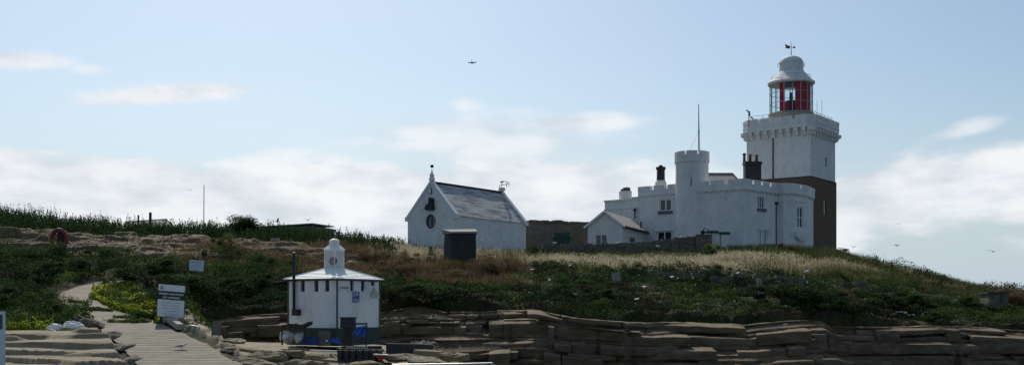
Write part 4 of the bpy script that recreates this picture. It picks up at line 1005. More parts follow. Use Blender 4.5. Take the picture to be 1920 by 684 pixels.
# ------------------------------------------------------------------ lighthouse-shaped landing hut
def hut():
    YN = 47.0
    a, s = best_square(632, YN, 540.5, 711.5)
    Lp, Np, Rp, Bp = fp = footprint(632, YN, a, s, s); ctr = (Lp + Rp) / 2
    z0 = Z(648, YN); zp = Z(615, YN); ze = Z(522, YN); ov = .12
    rt = root('landing_hut', 'small square white hut shaped like a toy lighthouse with lantern on its pyramid roof', 'hut', (ctr.x, ctr.y, z0))
    sl = lambda L_: [(L_ * f - .17, L_ * f + .17, ze - .62, ze - .05) for f in ()]
    fr = {0: [.30, .58, .80], 1: [.34, .60, .84]}
    wl = MB(); ops = {}
    for k in range(4):
        ops[k] = [(s * f - .13, s * f + .13, ze - .56 + (.03 if k else 0), ze - .06) for f in fr.get(k, ())]
        wl.facade(fp[k], fp[(k + 1) % 4], zp, ze, ops[k], .12)
    wl.prism(offset_line(fp, -.02, True), ze - .05, ze - .02)
    part('wall', wl, 'hutwhite', rt)
    for k in (0, 1):
        for j, o in enumerate(ops[k]):
            p0, p1 = fp[k], fp[k + 1]; d = (p1 - p0).normalized(); inn = Vector((-d.y, d.x)); c = p0 + d * ((o[0] + o[1]) / 2) + inn * .10
            part('slot_window', MB().box((c.x, c.y, (o[2] + o[3]) / 2), (o[1] - o[0] - .004, .03, o[3] - o[2] - .004), math.atan2(d.y, d.x)), 'navy', rt)
    pf = offset_line(fp, .03, True)
    part('plinth', MB().prism(pf, z0, zp + .01), 'green', rt)
    ct = MB()
    for k in range(4): c = fp[k]; ct.tube([(c.x, c.y, zp), (c.x, c.y, ze)], .045, 8)
    for k in range(4):
        o = offset_line(fp, .035, True); A, B = o[k], o[(k + 1) % 4]; ct.beam((A.x, A.y, ze - .03), (B.x, B.y, ze - .03), .05, .09)
    part('corner_trim', ct, 'dgrey', rt)
    # roof: low pyramid of sheet strips, each course lapping the one below
    zr = Z(503.5, ctr.y - .4); ro = offset_line(fp, .16, True); top = [ctr + (p - ctr) * .215 for p in fp]; n = 7; m = MB()
    for j in range(n):
        f0, f1 = j / n, (j + 1) / n; lip = .035
        for k in range(4):
            k2 = (k + 1) % 4; A = ro[k].lerp(top[k], f0); B = ro[k2].lerp(top[k2], f0); C = ro[k2].lerp(top[k2], f1); D = ro[k].lerp(top[k], f1)
            za = ze + (zr - ze) * f0; zb = ze + (zr - ze) * f1
            m.add([(A.x, A.y, za + lip), (B.x, B.y, za + lip), (C.x, C.y, zb + .004), (D.x, D.y, zb + .004), (A.x, A.y, za), (B.x, B.y, za)], [(0, 1, 2, 3), (4, 5, 1, 0)])
    m.add([(p.x, p.y, zr) for p in top] + [(p.x, p.y, ze) for p in ro], [(0, 1, 2, 3), (7, 6, 5, 4)])
    roof = part('roof', m, 'trim', rt)
    hp = MB()
    for k in range(4): hp.tube([(ro[k].x, ro[k].y, ze + .03), (top[k].x, top[k].y, zr + .03)], .035, 6)
    part('hip_capping', hp, 'trim', roof)
    # lantern: posts, acrylic panes, discs, bell roof
    zl = Z(468, ctr.y - .3); hw = [ctr + (p - ctr) * .205 for p in fp]; lt = MB()
    for p in hw: lt.tube([(p.x, p.y, zr), (p.x, p.y, zl)], .035, 8)
    for k in range(4): A, B = hw[k], hw[(k + 1) % 4]; lt.beam((A.x, A.y, zr + .03), (B.x, B.y, zr + .03), .05, .06); lt.beam((A.x, A.y, zl - .03), (B.x, B.y, zl - .03), .05, .06)
    la = part('lantern', lt, 'trim', roof)
    for k in range(4):
        A, B = hw[k], hw[(k + 1) % 4]; d = (B - A); d.normalize(); c = (A + B) / 2; part('pane', MB().box((c.x, c.y, (zr + zl) / 2), ((B - A).length - .075, .012, zl - zr - .13), math.atan2(d.y, d.x)), 'panegrey', la)
    c = hw[1]; zc = zr + (zl - zr) * .40; r = .19; n_ = 24; cx_ = X(625.3, c.y)
    part('disc', MB().ngon_extrude([Vector((cx_ + r * math.cos(2 * PI * j / n_), c.y - .05, zc + r * math.sin(2 * PI * j / n_))) for j in range(n_)], (0, -.02, 0)), 'disc', la)
    part('disc_post', MB().tube([(c.x, c.y - .10, zr), (c.x, c.y - .10, zl)], .022, 8), 'trim', la)
    fr_ = .5
    oc = [ctr + (p - ctr) * .245 for p in fp]; up = [ctr + (p - ctr) * .13 for p in fp]; z1 = Z(459.5, ctr.y); m2 = MB()
    m2.add([(p.x, p.y, zl) for p in oc] + [(p.x, p.y, zl + .035) for p in oc] + [(p.x, p.y, z1) for p in up], [(3, 2, 1, 0)] + [(k, (k + 1) % 4, 4 + (k + 1) % 4, 4 + k) for k in range(4)] + [(4 + k, 4 + (k + 1) % 4, 8 + (k + 1) % 4, 8 + k) for k in range(4)] + [(8, 9, 10, 11)])
    lr = part('lantern_roof', m2, 'trim', la)
    part('dome', MB().lathe((ctr.x, ctr.y, 0), [(.235, z1 - .05), (.235, Z(451.5, ctr.y)), (.2, Z(449.5, ctr.y)), (.1, Z(447.6, ctr.y)), (.0, Z(447, ctr.y))], 20), 'trim', lr, True)
    # bird-shaped vane
    zv = Z(447, ctr.y); zw = Z(436, ctr.y)
    vm = MB().tube([(ctr.x, ctr.y, zv - .02), (ctr.x, ctr.y, zw)], .018, 6)
    g = lambda px, py: Vector((X(px, ctr.y) + (ctr.x - X(628, ctr.y)), ctr.y - .02, Z(py, ctr.y)))
    vm.ngon_extrude([g(614, 432.6), g(614, 428.4), g(632, 430.2), g(631, 434), g(627, 435.5), g(622, 434.3), g(621.5, 438.5), g(619.4, 438.5), g(619.8, 434)], (0, .04, 0))
    vm.ngon_extrude([g(630, 437.5), g(631, 434.5), g(635, 434.8), g(636.5, 432), g(638.2, 435), g(641.5, 436.3), g(636, 438.3)], (0, .04, 0))
    part('weather_vane', vm, 'dgrey', roof)
    # stove pipe on the left face
    d = (Np - Lp).normalized(); o = Vector((d.y, -d.x)); c = Lp + d * (s * .165) + o * .14; dd = lambda z, k=0, u=0: Vector((c.x + d.x * u, c.y + d.y * u, z))
    sp = MB().tube([dd(Z(585, 47.8)), dd(Z(474, 47.8))], .07, 10).lathe((c.x, c.y, 0), [(.05, Z(476, 47.8)), (.095, Z(475, 47.8)), (.09, Z(472.5, 47.8)), (.02, Z(471.5, 47.8))], 10)
    b_ = dd(Z(585, 47.8), 0, .14); sp.box((b_.x, b_.y, b_.z), (.34, .22, .28), math.atan2(d.y, d.x)); part('stovepipe', sp, 'black', rt)
    # eaves board sticking out left
    A = ro[0]; part('awning_board', MB().beam((A.x - .45, A.y + .1, ze - .10), (A.x + .3, A.y - .1, ze - .02), .5, .03), 'dgrey', rt)
    # right face: nameplate, blue notice, hanging flap
    dr = (Rp - Np).normalized(); nr = Vector((dr.y, -dr.x)); rz = math.atan2(dr.y, dr.x)
    fpt = lambda u, z, k=0.0: Vector((Np.x + dr.x * u + nr.x * k, Np.y + dr.y * u + nr.y * k, z))
    def al(px): t = (px - CX) / FP; return (t * Np.y - Np.x) / (dr.x - t * dr.y)
    npz = Z(539.2, 47.3); pc = fpt((al(635) + al(656)) / 2, npz, .02)
    npl = root('nameplate', 'narrow white WARDEN nameplate under the eaves of the small hut', 'sign', pc)
    part('plate', MB().box(pc, (al(656) - al(635), .02, .20), rz), 'signwhite', npl); text('lettering', 'WARDEN', .135, fpt((al(635) + al(656)) / 2, npz, .031), (dr.x, dr.y, 0), (nr.x, nr.y, 0), 'black', npl, bold=.002)
    u0, u1 = al(661), al(673); bz0, bz1 = Z(566, 47.8), Z(546, 47.8); bc = fpt((u0 + u1) / 2, (bz0 + bz1) / 2, .02)
    bn = root('notice', 'blue notice with white symbols on the white hut wall beside a hanging flap', 'notice', bc)
    part('plate', MB().box(bc, (u1 - u0, .025, bz1 - bz0), rz), 'signblue', bn)
    mk = MB(); H = bz1 - bz0; W = u1 - u0; k = .035
    def bar(ua, va, ub, vb): mk.box(fpt(u0 + W * (ua + ub) / 2, bz0 + H * (va + vb) / 2, k), (W * abs(ub - ua), .008, H * abs(vb - va)), rz)
    bar(.08, .55, .16, .95); bar(.08, .55, .30, .60); bar(.42, .62, .48, .95); bar(.56, .62, .62, .95); bar(.70, .62, .76, .95)
    bar(.05, .33, .95, .345); bar(.08, .06, .14, .28); bar(.14, .23, .30, .28); bar(.28, .06, .33, .28); bar(.45, .06, .50, .28); bar(.5, .14, .62, .19); bar(.6, .06, .65, .28); bar(.76, .06, .82, .28); bar(.82, .06, .95, .11)
    part('symbols', mk, 'signwhite', bn)
    fz = Z(537, 47.9); f1 = fpt(al(678), Z(556, 47.9), .06); f2 = fpt(al(688), fz, .34); f3 = fpt(al(699), Z(556, 48.3), .5)
    fl = root('hanging_flap', 'pale folded panel hanging open from the hut wall beside the blue notice', 'panel', fpt(al(688), fz, .1))
    hi = [fpt(al(675), Z(557, 47.8), .03), fpt(al(684), Z(534.5, 47.8), .03), fpt(al(690), Z(534.5, 47.8), .32), fpt(al(681), Z(555, 47.8), .28)]
    part('panel', MB().ngon_extrude(hi, Vector((nr.x, nr.y, 0)) * .02 + Vector((0, 0, -.02))), 'hutwhite', fl)
    lo_ = [fpt(al(688), Z(535.5, 47.8), .05), fpt(al(690.5), Z(534.5, 47.8), .33), fpt(al(701), Z(555.5, 47.8), .36), fpt(al(694), Z(557.5, 47.8), .1)]
    part('strut_panel', MB().ngon_extrude(lo_, Vector((0, 0, -.025)) + Vector((-dr.x, -dr.y, 0)) * .02), 'panegrey', fl)
    return fp, z0
HUTFP, HUTZ = hut()
# ------------------------------------------------------------------ signs
def sign_frame(px, py, Y, ux, lean=0):
    c = P(px, py, Y); u = Vector((1, ux, 0)).normalized(); n = Vector((u.y, -u.x, 0)); return c, u, n
def plate(mb, c, u, n, a0, a1, b0, b1, k0, k1, w=Vector((0, 0, 1))):
    pts = [c + u * a0 + w * b0 + n * k0, c + u * a1 + w * b0 + n * k0, c + u * a1 + w * b1 + n * k0, c + u * a0 + w * b1 + n * k0]
    return mb.ngon_extrude(pts, n * (k1 - k0))
def big_sign():
    Y = 49.9; c, u, n = sign_frame(321, 563, Y, .10); roll = R(4.5); s = Y / FP
    w = Vector((0, 0, 1)); u2 = (u * math.cos(roll) - w * math.sin(roll)); w2 = (w * math.cos(roll * .55) + u * math.sin(roll * .55)).normalized(); n2 = u2.cross(w2)
    n2 = n2 if n2.y < 0 else -n2
    W, H = 50 * s, 63 * s; base = c - w2 * (H / 2)
    rt = root('information_board', 'large notice board of white and black bands leaning by the path edge', 'sign', (c.x, c.y, g1(c.x, c.y)))
    b = MB(); plate(b, c, u2, n2, -W / 2, W / 2, -H / 2, H / 2, -.05, -.01, w2); part('board', b, 'signblack', rt)
    t = MB(); plate(t, c, u2, n2, -W / 2 + .02, W / 2 - .02, H * .275, H * .465, -.009, .004, w2); part('title_band', t, 'signwhite', rt)
    t = MB(); plate(t, c, u2, n2, -W / 2 + .01, W / 2 - .02, -H * .49, H * .02, -.009, .004, w2); part('text_band', t, 'signwhite', rt)
    up = u2; nn = n2
    def tx(s_, size, a, bb, mat, al='CENTER', bold=.003): return text('lettering', s_, size, c + u2 * a + w2 * bb + n2 * .006, up, nn, mat, rt, al, .002, bold)
    lg = MB(); x0 = -W * .42; 
    for k, (da, db, ww, hh) in enumerate([(0, .30, .02, .14), (.05, .33, .02, .11), (.10, .30, .02, .14), (.05, .40, .12, .02), (.05, .345, .12, .02)]): plate(lg, c, u2, n2, x0 + da - ww / 2 + .03, x0 + da + ww / 2 + .03, db * H - 0.0 - hh * .0 , db * H + hh, .005, .009 + .001 * k, w2)
    part('emblem', lg, 'signblack', rt)
    tx('SEABIRD SANCTUARY', .115, 0, H * .19, 'signwhite'); tx('NO LANDING', .125, 0, H * .085, 'signwhite')
    for k, line in enumerate(('The island is home to nesting birds', 'which are very easily disturbed.', 'Please stay on board your boat', 'and enjoy the view', 'from the water. Thank you')): tx(line, .062, 0, -H * (.06 + .085 * k), 'signblack', bold=.0)
    for a in (-W * .36, W * .36):
        q = c + u2 * a - w2 * (H * .48) - n2 * .08; part('post', MB().tube([q + w2 * (H * .9), Vector((q.x, q.y, g1(q.x, q.y) - .3))], .045, 8), 'darkwood', rt)
big_sign()
def small_sign(name, label, px, py, Y, wpx, hpx, mat, lines, size, ux=.05, roll=0, post=True):
    s = Y / FP; c, u, n = sign_frame(px, py, Y, ux); w = Vector((0, 0, 1)); r = R(roll); u = (u * math.cos(r) - w * math.sin(r)); w = -u.cross(n) if u.cross(n).z < 0 else u.cross(n); W, H = wpx * s, hpx * s
    rt = root(name, label, 'sign', (c.x, c.y, g1(c.x, c.y)))
    b = MB(); plate(b, c, u, n, -W / 2, W / 2, -H / 2, H / 2, -.02, .005, w); part('board', b, mat, rt)
    for k, (l, sz) in enumerate(lines): text('lettering', l, sz, c + u * 0 + w * (H * (.28 - .3 * k)) + n * .007, u, n, 'signblack', rt, 'CENTER', .002, 0)
    if post:
        for a in (-W * .4, W * .4): q = c + u * a - n * .05; part('post', MB().tube([q + w * H * .4, Vector((q.x, q.y, g1(q.x, q.y) - .3))], .04, 6), 'darkwood', rt)
small_sign('notice_board', 'small white notice board with lines of text standing in dark bushes above the big notice', 368.5, 497.5, 64, 27, 20, 'signpale', [('PRIVATE ISLAND', .09), ('Bird reserve - keep off', .06), ('Thank you', .06)], .1, .02, 4)
small_sign('warning_plate', 'little grey plate on posts below the tall weeds near the hut vane', 516, 452, 84, 17, 12, 'gullgrey', [('RESERVE', .12), ('KEEP OFF', .10)], .1)
def edge_sign():
    Y = 38.5; c = P(-12, 634, Y); s = Y / FP; u = Vector((1, .05, 0)).normalized(); n = Vector((u.y, -u.x, 0)); W = 42 * s; H = 102 * s
    rt = root('landing_sign', 'tall pale blue sign at the water side, cut by the picture edge', 'sign', (c.x, c.y, c.z - H / 2 - 1))
    b = MB(); plate(b, c, u, n, -W / 2, W / 2, -H / 2, H / 2, -.03, 0, Vector((0, 0, 1))); part('board', b, 'signpale', rt)
    b = MB(); plate(b, c, u, n, -W / 2 + .05, W / 2 - .085, H * .17, H * .44, .001, .006, Vector((0, 0, 1))); part('picture_panel', b, 'dgrey', rt)
    part('post', MB().tube([c + n * -.08 + Vector((0, 0, H * .4)), c + n * -.08 + Vector((0, 0, -H / 2 - 1.5))], .06, 8), 'dgrey', rt)
edge_sign()

# ------------------------------------------------------------------ life ring on its post
def life_ring():
    Y = 75.0; c = P(112, 449, Y); rt = root('life_ring', 'red life ring hung on a dark post at the rock outcrop', 'life ring', (c.x, c.y, g1(c.x, c.y)))
    n = 28; m = 10; R1, r = .60, .145; vs = []; fs = []
    for i in range(n):
        a = 2 * PI * i / n
        for j in range(m): b = 2 * PI * j / m; q = R1 + r * math.cos(b); vs.append((c.x + q * math.cos(a) * .72, c.y - .1 + r * math.sin(b) + q * math.cos(a) * .35, c.z + q * math.sin(a) * 1.1))
    fs = [(i * m + j, ((i + 1) % n) * m + j, ((i + 1) % n) * m + (j + 1) % m, i * m + (j + 1) % m) for i in range(n) for j in range(m)]
    ring = part('ring', MB().add(vs, fs), 'ringred', rt, True)
    for a in (45, 135, 225, 315):
        a = R(a); q = Vector((c.x + R1 * math.cos(a) * .72, c.y - .1 + R1 * math.cos(a) * .35, c.z + R1 * math.sin(a) * 1.1)); t = Vector((-math.sin(a), 0, math.cos(a))) * .07
        part('band', MB().tube([q - t, q + t], .155, 12), 'ringred', ring, True)
    part('post', MB().box((c.x + .05, c.y + .12, c.z - .7), (.14, .1, 2.9)), 'darkwood', rt)
    part('backboard', MB().box((c.x + .05, c.y + .06, c.z + .05), (.5, .03, .9)), 'darkwood', rt)
life_ring()

# ------------------------------------------------------------------ skyline masts, sheds, posts
b = P(382, 420, 104); b.z = g1(b.x, b.y); t = P(382.5, 347, 104)
mast = root('mast', 'thin grey mast rising from the tall weeds on the skyline', 'mast', b); part('pole', MB().tube([b, t], [.055, .035], 6), 'grey', mast); part('base_plate', MB().box((b.x, b.y, b.z + .05), (.4, .4, .1)), 'grey', mast)
for px, top, w, lab in ((258.5, 403, .13, 'shorter leaning wooden post beside the low shed roof on the skyline'), (281, 398, .2, 'taller thick wooden post in front of the low shed roof on the skyline')):
    b = P(px, 430, 101); b.z = g1(b.x, b.y) - .2; t = P(px + 1, top, 101); tag(rebase(part('wooden_post', MB().beam(b, t, w, w, (0, 1, 0)), 'darkwood'), b), lab, 'post', 'posts beside the skyline shed')
def shed(name, label, x0, x1, pyl, pyr, Y0, Y1, hip_):
    A = P(x0, pyl, Y0); B = P(x1, pyr, Y1); z0 = g1(A.x, A.y) - .3; rt = root(name, label, 'shed', (A.x, A.y, z0)); d = Vector((B.x - A.x, B.y - A.y)).normalized(); inn = Vector((-d.y, d.x)); wl = MB()
    a2, b2 = v2(A), v2(B); pl = [a2, b2, b2 + inn * 4, a2 + inn * 4]; zl = min(A.z, B.z) - (.9 if hip_ else .12)
    wl.prism(pl, z0, zl); part('wall', wl, 'yardwall', rt); m = MB(); o = offset_line(pl, .25 if hip_ else .07, True)
    if hip_:
        r0 = (o[0] + o[3]) / 2 + d * .3; r1 = (o[1] + o[2]) / 2 - d * 1.3
        m.add([(*o[0], zl), (*o[1], zl), (*o[2], zl), (*o[3], zl), (*r0, A.z), (*r1, B.z)], [(0, 1, 5, 4), (1, 2, 5), (2, 3, 4, 5), (3, 0, 4), (3, 2, 1, 0)])
        part('roof', m, 'roofgrey', rt); part('ridge', MB().beam((*r0, A.z), (*r1, B.z), .2, .12).beam((*r1, B.z), (*o[1], zl + .06), .14, .1), 'trim', rt)
    else:
        m.add([(*o[0], A.z - .1), (*o[1], B.z - .1), (*o[2], B.z - .1), (*o[3], A.z - .1), (*o[0], A.z), (*o[1], B.z), (*o[2], B.z), (*o[3], A.z)], [(3, 2, 1, 0), (4, 5, 6, 7), (0, 1, 5, 4), (1, 2, 6, 5), (2, 3, 7, 6), (3, 0, 4, 7)]); part('roof', m, 'roofgrey', rt)
shed('hipped_shed', 'low shed with hipped grey roof half sunk in the weeds behind two posts', 228, 330, 413, 408, 105, 106, True)
shed('stone_shed', 'low flat-roofed dark stone shed behind the weeds right of the round bush', 490, 585, 424, 418, 104, 102, False)

# concrete hide at the far right
rt = root('concrete_box', 'squat grey-brown concrete box half hidden in scrub near the right cliff end', 'bunker', gp(1872, 79)); z = g1(X(1872, 79), 79)
xa, xb = X(1858, 78), X(1890, 78); part('wall', MB().box(((xa + xb) / 2, 79, (Z(551, 78) + z - .5) / 2), (xb - xa, 2.0, Z(551, 78) - z + .5), R(-6)), 'drystone', rt); part('cap', MB().box(((xa + xb) / 2, 79, Z(550, 78) + .06), (xb - xa + .2, 2.2, .14), R(-6)), 'hide', rt)
part('door', MB().box((xb - .28, 77.86, Z(562, 78)), (.4, .06, .75), R(-6)), 'drystone', rt)

# ------------------------------------------------------------------ terrace walls with pale slabs on the right slope
TW = [(1195, 1330, 82.0, 511, 'upper terrace wall of loose stone right of the leaning stone slab, below the straw grass'), (1335, 1515, 81.0, 516, 'upper right terrace wall of loose stone topped by pale slabs, below the house bay'),
      (1180, 1300, 76.5, 541, 'middle terrace wall of dark loose stone on the slope below the garden wall pier'), (1305, 1452, 76.0, 543, 'middle right terrace wall of dark loose stone beside the upright pale post'),
      (1215, 1310, 70.5, 569, 'lowest terrace wall of loose stone just above the green strip over the cliff'), (1312, 1420, 70.0, 570, 'lowest right terrace wall of loose stone with white-topped slabs'),
      (985, 1060, 83.0, 505, 'short terrace wall of rough grey stone below the corner of the white outbuilding'), (1012, 1105, 76.0, 548, 'short low terrace wall with pale slabs on the middle slope above the cliff step'),
      (1570, 1655, 81.0, 531, 'dark loose stone wall on the right slope under the skyline grass'), (1655, 1722, 82.5, 537, 'dark pile-like stone wall end near the slanting rock face')]
for k, (a_, b_, Y, py, lab) in enumerate(TW):
    p, q = q2(a_, Y), q2(b_, Y + .4); z0, z1 = g1(p.x, p.y) + .55, g1(q.x, q.y) + .5; zt = Z(py, Y) - .08
    stone_wall('terrace_wall', lab, [p, (p + q) / 2 + Vector((0, .15)), q], [zt, zt + .05, zt - .05], .5, 'drystone', cat='terrace wall', rough=.24, seed=20 + k, stones=.6)
# pale flat slabs lying about the terraces and the slope
rng = random.Random(8); SL = MB(); cnt = 0
while cnt < 90:
    px = rng.uniform(975, 1745); Y = rng.choice([70.3, 70.6, 76.2, 76.6, 81.4, 82, 83.5, 70.0, 81.2]) + rng.uniform(-.35, .35)
    x = X(px, Y); z = g1(x, Y); w = rng.choice([.08, .12, .16, .22, .3, .42])
    c = Vector((x, Y, z + rng.uniform(.18, .42))); d = Vector((rng.uniform(.6, 1), rng.uniform(-.6, .6), rng.uniform(-.25, .25))).normalized() * w / 2; SL.beam(c - d, c + d, rng.uniform(.1, .3), rng.uniform(.04, .09), (rng.uniform(-.35, .35), rng.uniform(-.45, .2), 1)); cnt += 1
o = part('loose_stone_slabs', SL, 'slab'); tag(o, 'scatter of pale flat stone slabs over the green terraced slope', 'stones'); o['kind'] = 'stuff'
for px, Y, w, h, tilt, lab in ((1158, 77.5, .55, 1.1, -.10, 'broad pale stone slab leaning upright on the green slope'), (1428, 74.5, .3, 1.35, -.16, 'thin pale stone post leaning beside the terrace walls')):
    b = gp(px, Y); tag(rebase(part('standing_stone', MB().beam(b + Vector((0, 0, -.3)), b + Vector((tilt * h, 0, h)), w, .25, (0, 1, 0)), 'hidetop'), b), lab, 'stone', 'upright stones on the slope')

# ------------------------------------------------------------------ things round the hut and the landing
def z_at(px, py, Y): return P(px, py, Y)
S = 46.0 / FP
def bx(px0, px1, py0, py1, Y, dep, rz=0):
    c = P((px0 + px1) / 2, (py0 + py1) / 2, Y); return (c.x, c.y + dep / 2, c.z), ((px1 - px0) / FP * Y, dep, (py1 - py0) / FP * Y), rz
# bench with tarpaulin, sack, crate, board on the left
rt = root('work_bench', 'low dark bench under a slumped tarpaulin by the left corner of the hut', 'bench', P(552, 645, 45.6))
m = MB(); pts = [(527, 609), (545, 606), (566, 608), (579, 602.5), (577, 609), (566, 614), (548, 617), (530, 615)]
m.ngon_extrude([P(a_, b_, 45.3) for a_, b_ in pts], (0, 1.0, 0)); part('tarpaulin', m, 'darkwood', rt)
for px in (529, 572):
    part('leg', MB().tube([P(px, 611, 45.5), P(px, 646, 45.5)], .04, 6), 'darkwood', rt); part('leg', MB().tube([P(px, 611, 46.2), P(px, 646, 46.2)], .04, 6), 'darkwood', rt)
def crate(name, label, px0, px1, py0, py1, Y, dep, mat, cat='crate', grp=None):
    c, d, _ = bx(px0, px1, py0, py1, Y, dep); rt = root(name, label, cat, (c[0], c[1], c[2] - d[2] / 2), grp); t = .03; x, y, z = c; w, e, h = d
    m = MB().box((x, y - e / 2 + t / 2, z), (w, t, h)).box((x, y + e / 2 - t / 2, z), (w, t, h)).box((x - w / 2 + t / 2, y, z), (t, e - 2 * t - .004, h - .004)).box((x + w / 2 - t / 2, y, z), (t, e - 2 * t - .004, h - .004)).box((x, y, z - h / 2 + .03), (w - 2 * t - .004, e - 2 * t - .004, .03))
    part('body', m, mat, rt); r = MB(); r.tube([(x - w / 2, y - e / 2, z + h / 2), (x + w / 2, y - e / 2, z + h / 2), (x + w / 2, y + e / 2, z + h / 2), (x - w / 2, y + e / 2, z + h / 2), (x - w / 2, y - e / 2, z + h / 2)], .022, 6); part('rim', r, mat, rt)
    return rt
crate('plastic_crate', 'dark blue plastic crate beside the whitish sack at the hut plinth', 563, 594, 632, 645.5, 45.7, .5, 'bluecrate')
o = part('leaning_board', MB().ngon_extrude([P(596, 648, 46.0), P(619, 648, 46.0), P(619, 619, 46.5), P(596, 619, 46.5)], (0, .04, 0)), 'wood'); tag(rebase(o, P(607, 648, 46.0)), 'brown board leaning against the dark green hut plinth', 'board')
# navy box on a post with a rail of hooks
rt = root('locker_stand', 'navy lidded box on a thick wooden post in front of the hut corner', 'locker', P(652, 648, 44.4))
c, d, _ = bx(637.5, 665, 596, 614, 44.2, .45); part('box', MB().box(c, d, 0, .93), 'navy', rt); part('lid', MB().box((c[0], c[1], c[2] + d[2] / 2 + .025), (d[0] + .03, d[1] + .05, .06)), 'navy', rt)
c, d, _ = bx(643, 661, 614, 648, 44.3, .35); part('post', MB().box(c, d), 'darkwood', rt)
rt = root('hook_rail', 'short dark rail with metal hooks on a post, holding up the blue pennant', 'rail', P(688, 648, 44.3))
part('rail', MB().beam(P(665, 606.5, 44.3), P(689, 606, 44.3), .05, .07), 'black', rt); part('post', MB().tube([P(687.5, 604.5, 44.4), P(686.5, 648, 44.4)], .035, 8), 'black', rt)
for k in range(4):
    px = 680.5 + k * 2.3; part('hook', MB().tube([P(px, 606.5, 44.24), P(px, 609.5, 44.22), P(px + .8, 610.2, 44.22)], .014, 5), 'grey', rt)
def cloth(name, label, outline, Y, seed, mat, sag=.1, cat='flag'):
    """thin cloth with folds, built from a fan of strips between two edges"""
    (a0, a1), (b0, b1) = outline; n, k = 14, 8; vs = []; rng = random.Random(seed)
    for i in range(n + 1):
        t = i / n; p = P(*a0, Y).lerp(P(*a1, Y), t); q = P(*b0, Y).lerp(P(*b1, Y), t)
        for j in range(k + 1):
            s_ = j / k; v = p.lerp(q, s_); v.y += .07 * math.sin(t * 9 + seed) * s_ + .04 * math.sin(t * 17 + s_ * 4) ; v.z -= sag * math.sin(PI * s_) * .3; vs.append(v)
    fs = [(i * (k + 1) + j, (i + 1) * (k + 1) + j, (i + 1) * (k + 1) + j + 1, i * (k + 1) + j + 1) for i in range(n) for j in range(k)]
    m = MB().add(vs, fs); nb = len(vs); m.add([v + Vector((0, .012, 0)) for v in vs], [f[::-1] for f in fs])
    o = part(name, m, mat, None, True); return tag(rebase(o, P(*a0, Y)), label, cat, 'blue pennants by the hut')
cloth('pennant', 'blue pennant hanging from the hook rail right of the navy box', (((670, 612), (686, 610.5)), ((659, 626.5), (686, 631))), 44.1, 1, 'blue', .0)
cloth('pennant', 'blue triangular pennant lying on the ground left of the wooden post', (((611, 637.5), (634, 629.5)), ((611.5, 638.5), (638, 644))), 44.0, 5, 'blue', .0)
# jetty edge: dark timber baulks, tyre fender, planks
def plank(name, label, p0, p1, w, h, mat, cat, grp=None): return tag(rebase(part(name, MB().beam(p0, p1, w, h), mat), (p0 + p1) / 2 - Vector((0, 0, h / 2))), label, cat, grp)
plank('timber_baulk', 'long dark squared timber lying along the landing edge below the navy box', P(640, 656, 43.2), P(716, 655, 43.4), .5, .34, 'black', 'timber')
plank('white_plank', 'long white plank lying on the rocks left of the black landing timbers', P(582, 656.5, 43.0), P(634, 658.2, 42.8), .22, .06, 'palewood', 'plank')
rt = root('landing_stage', 'low black timber landing stage with pale pegs along its top below the navy box', 'landing stage', P(675, 676, 42.8))
part('deck', MB().beam(P(634, 655, 43.0), P(717, 656.5, 43.0), .7, .12), 'darkwood', rt); part('front_beam', MB().beam(P(634, 662, 42.62), P(716, 664, 42.62), .18, .24), 'black', rt)
for k in range(7):
    px = 637 + k * 12.6; part('fender', MB().beam(P(px, 656, 42.5), P(px + .4, 684, 42.5), .17, .16, (0, 1, 0)), 'black', rt)
part('backing', MB().box(P(675, 672, 42.9), (1.7, .3, .45)), 'black', rt)
for k in range(9):
    px = 651 + k * 4.6; part('peg', MB().box(P(px, 651.5, 42.75), (.05, .05, .11)), 'palewood', rt)
rt = root('float', 'bright red tapered float capped by a white board, right of the black tyres', 'float', P(714, 678, 42.4))
v = [P(703, 666.5, 42.4), P(724, 667, 42.4), P(721, 671.5, 42.4), P(712, 676, 42.4), P(708, 672, 42.4)]; part('float', MB().ngon_extrude(v, (0, .35, 0)), 'redplastic', rt)
part('board', MB().beam(P(701, 663.5, 42.3), P(728, 664.8, 42.3), .5, .05), 'palewood', rt)
plank('concrete_block', 'dark rectangular concrete block on the rocks right of the hut', P(725, 652.5, 44.5), P(777, 653, 44.5), .5, .42, 'hide', 'block')
plank('driftwood_beam', 'dark charred driftwood beam lying behind the concrete block', P(778, 648, 46.5), P(812, 650, 46.5), .3, .2, 'darkwood', 'driftwood')
plank('stone_slab', 'tilted pale-ended sandstone slab beside the concrete block', P(778, 660, 44.2), P(828, 663, 44.0), .6, .22, 'sand', 'slab')
rl = root('landing_rail', 'long pale grey metal landing rail running along the very front of the rocks', 'rail', P(830, 690, 40.5))
part('rail', MB().tube([P(735, 683.5, 40.5), P(860, 682.2, 40.5), P(923, 680.5, 40.6), P(926, 684, 40.6), P(926, 700, 40.6)], .045, 8), 'grey', rl)
for px in (770, 850): part('post', MB().tube([P(px, 683, 40.5), P(px, 720, 40.5)], .035, 6), 'grey', rl)
# net heap
rng = random.Random(2); nm = MB()
for k in range(40):
    p = P(rng.uniform(775, 812), rng.uniform(640, 647), 47) ; q = p + Vector((rng.uniform(-.3, .3), rng.uniform(-.2, .2), rng.uniform(-.12, .14))); r_ = q + Vector((rng.uniform(-.3, .3), 0, rng.uniform(-.1, .06))); nm.tube([p, q, r_], .010, 4)
o = part('fishing_net', nm, 'palewood'); tag(rebase(o, P(795, 648, 47)), 'tangle of pale net and rope on the dark driftwood', 'net')
# plank upright by the path and low rocks beside
o = part('upright_plank', MB().beam(P(403, 640, 46), P(407, 602, 46.3), .36, .12, (0, 1, 0)), 'wood'); tag(rebase(o, P(404, 640, 46)), 'weathered wooden plank standing upright right of the path', 'plank')
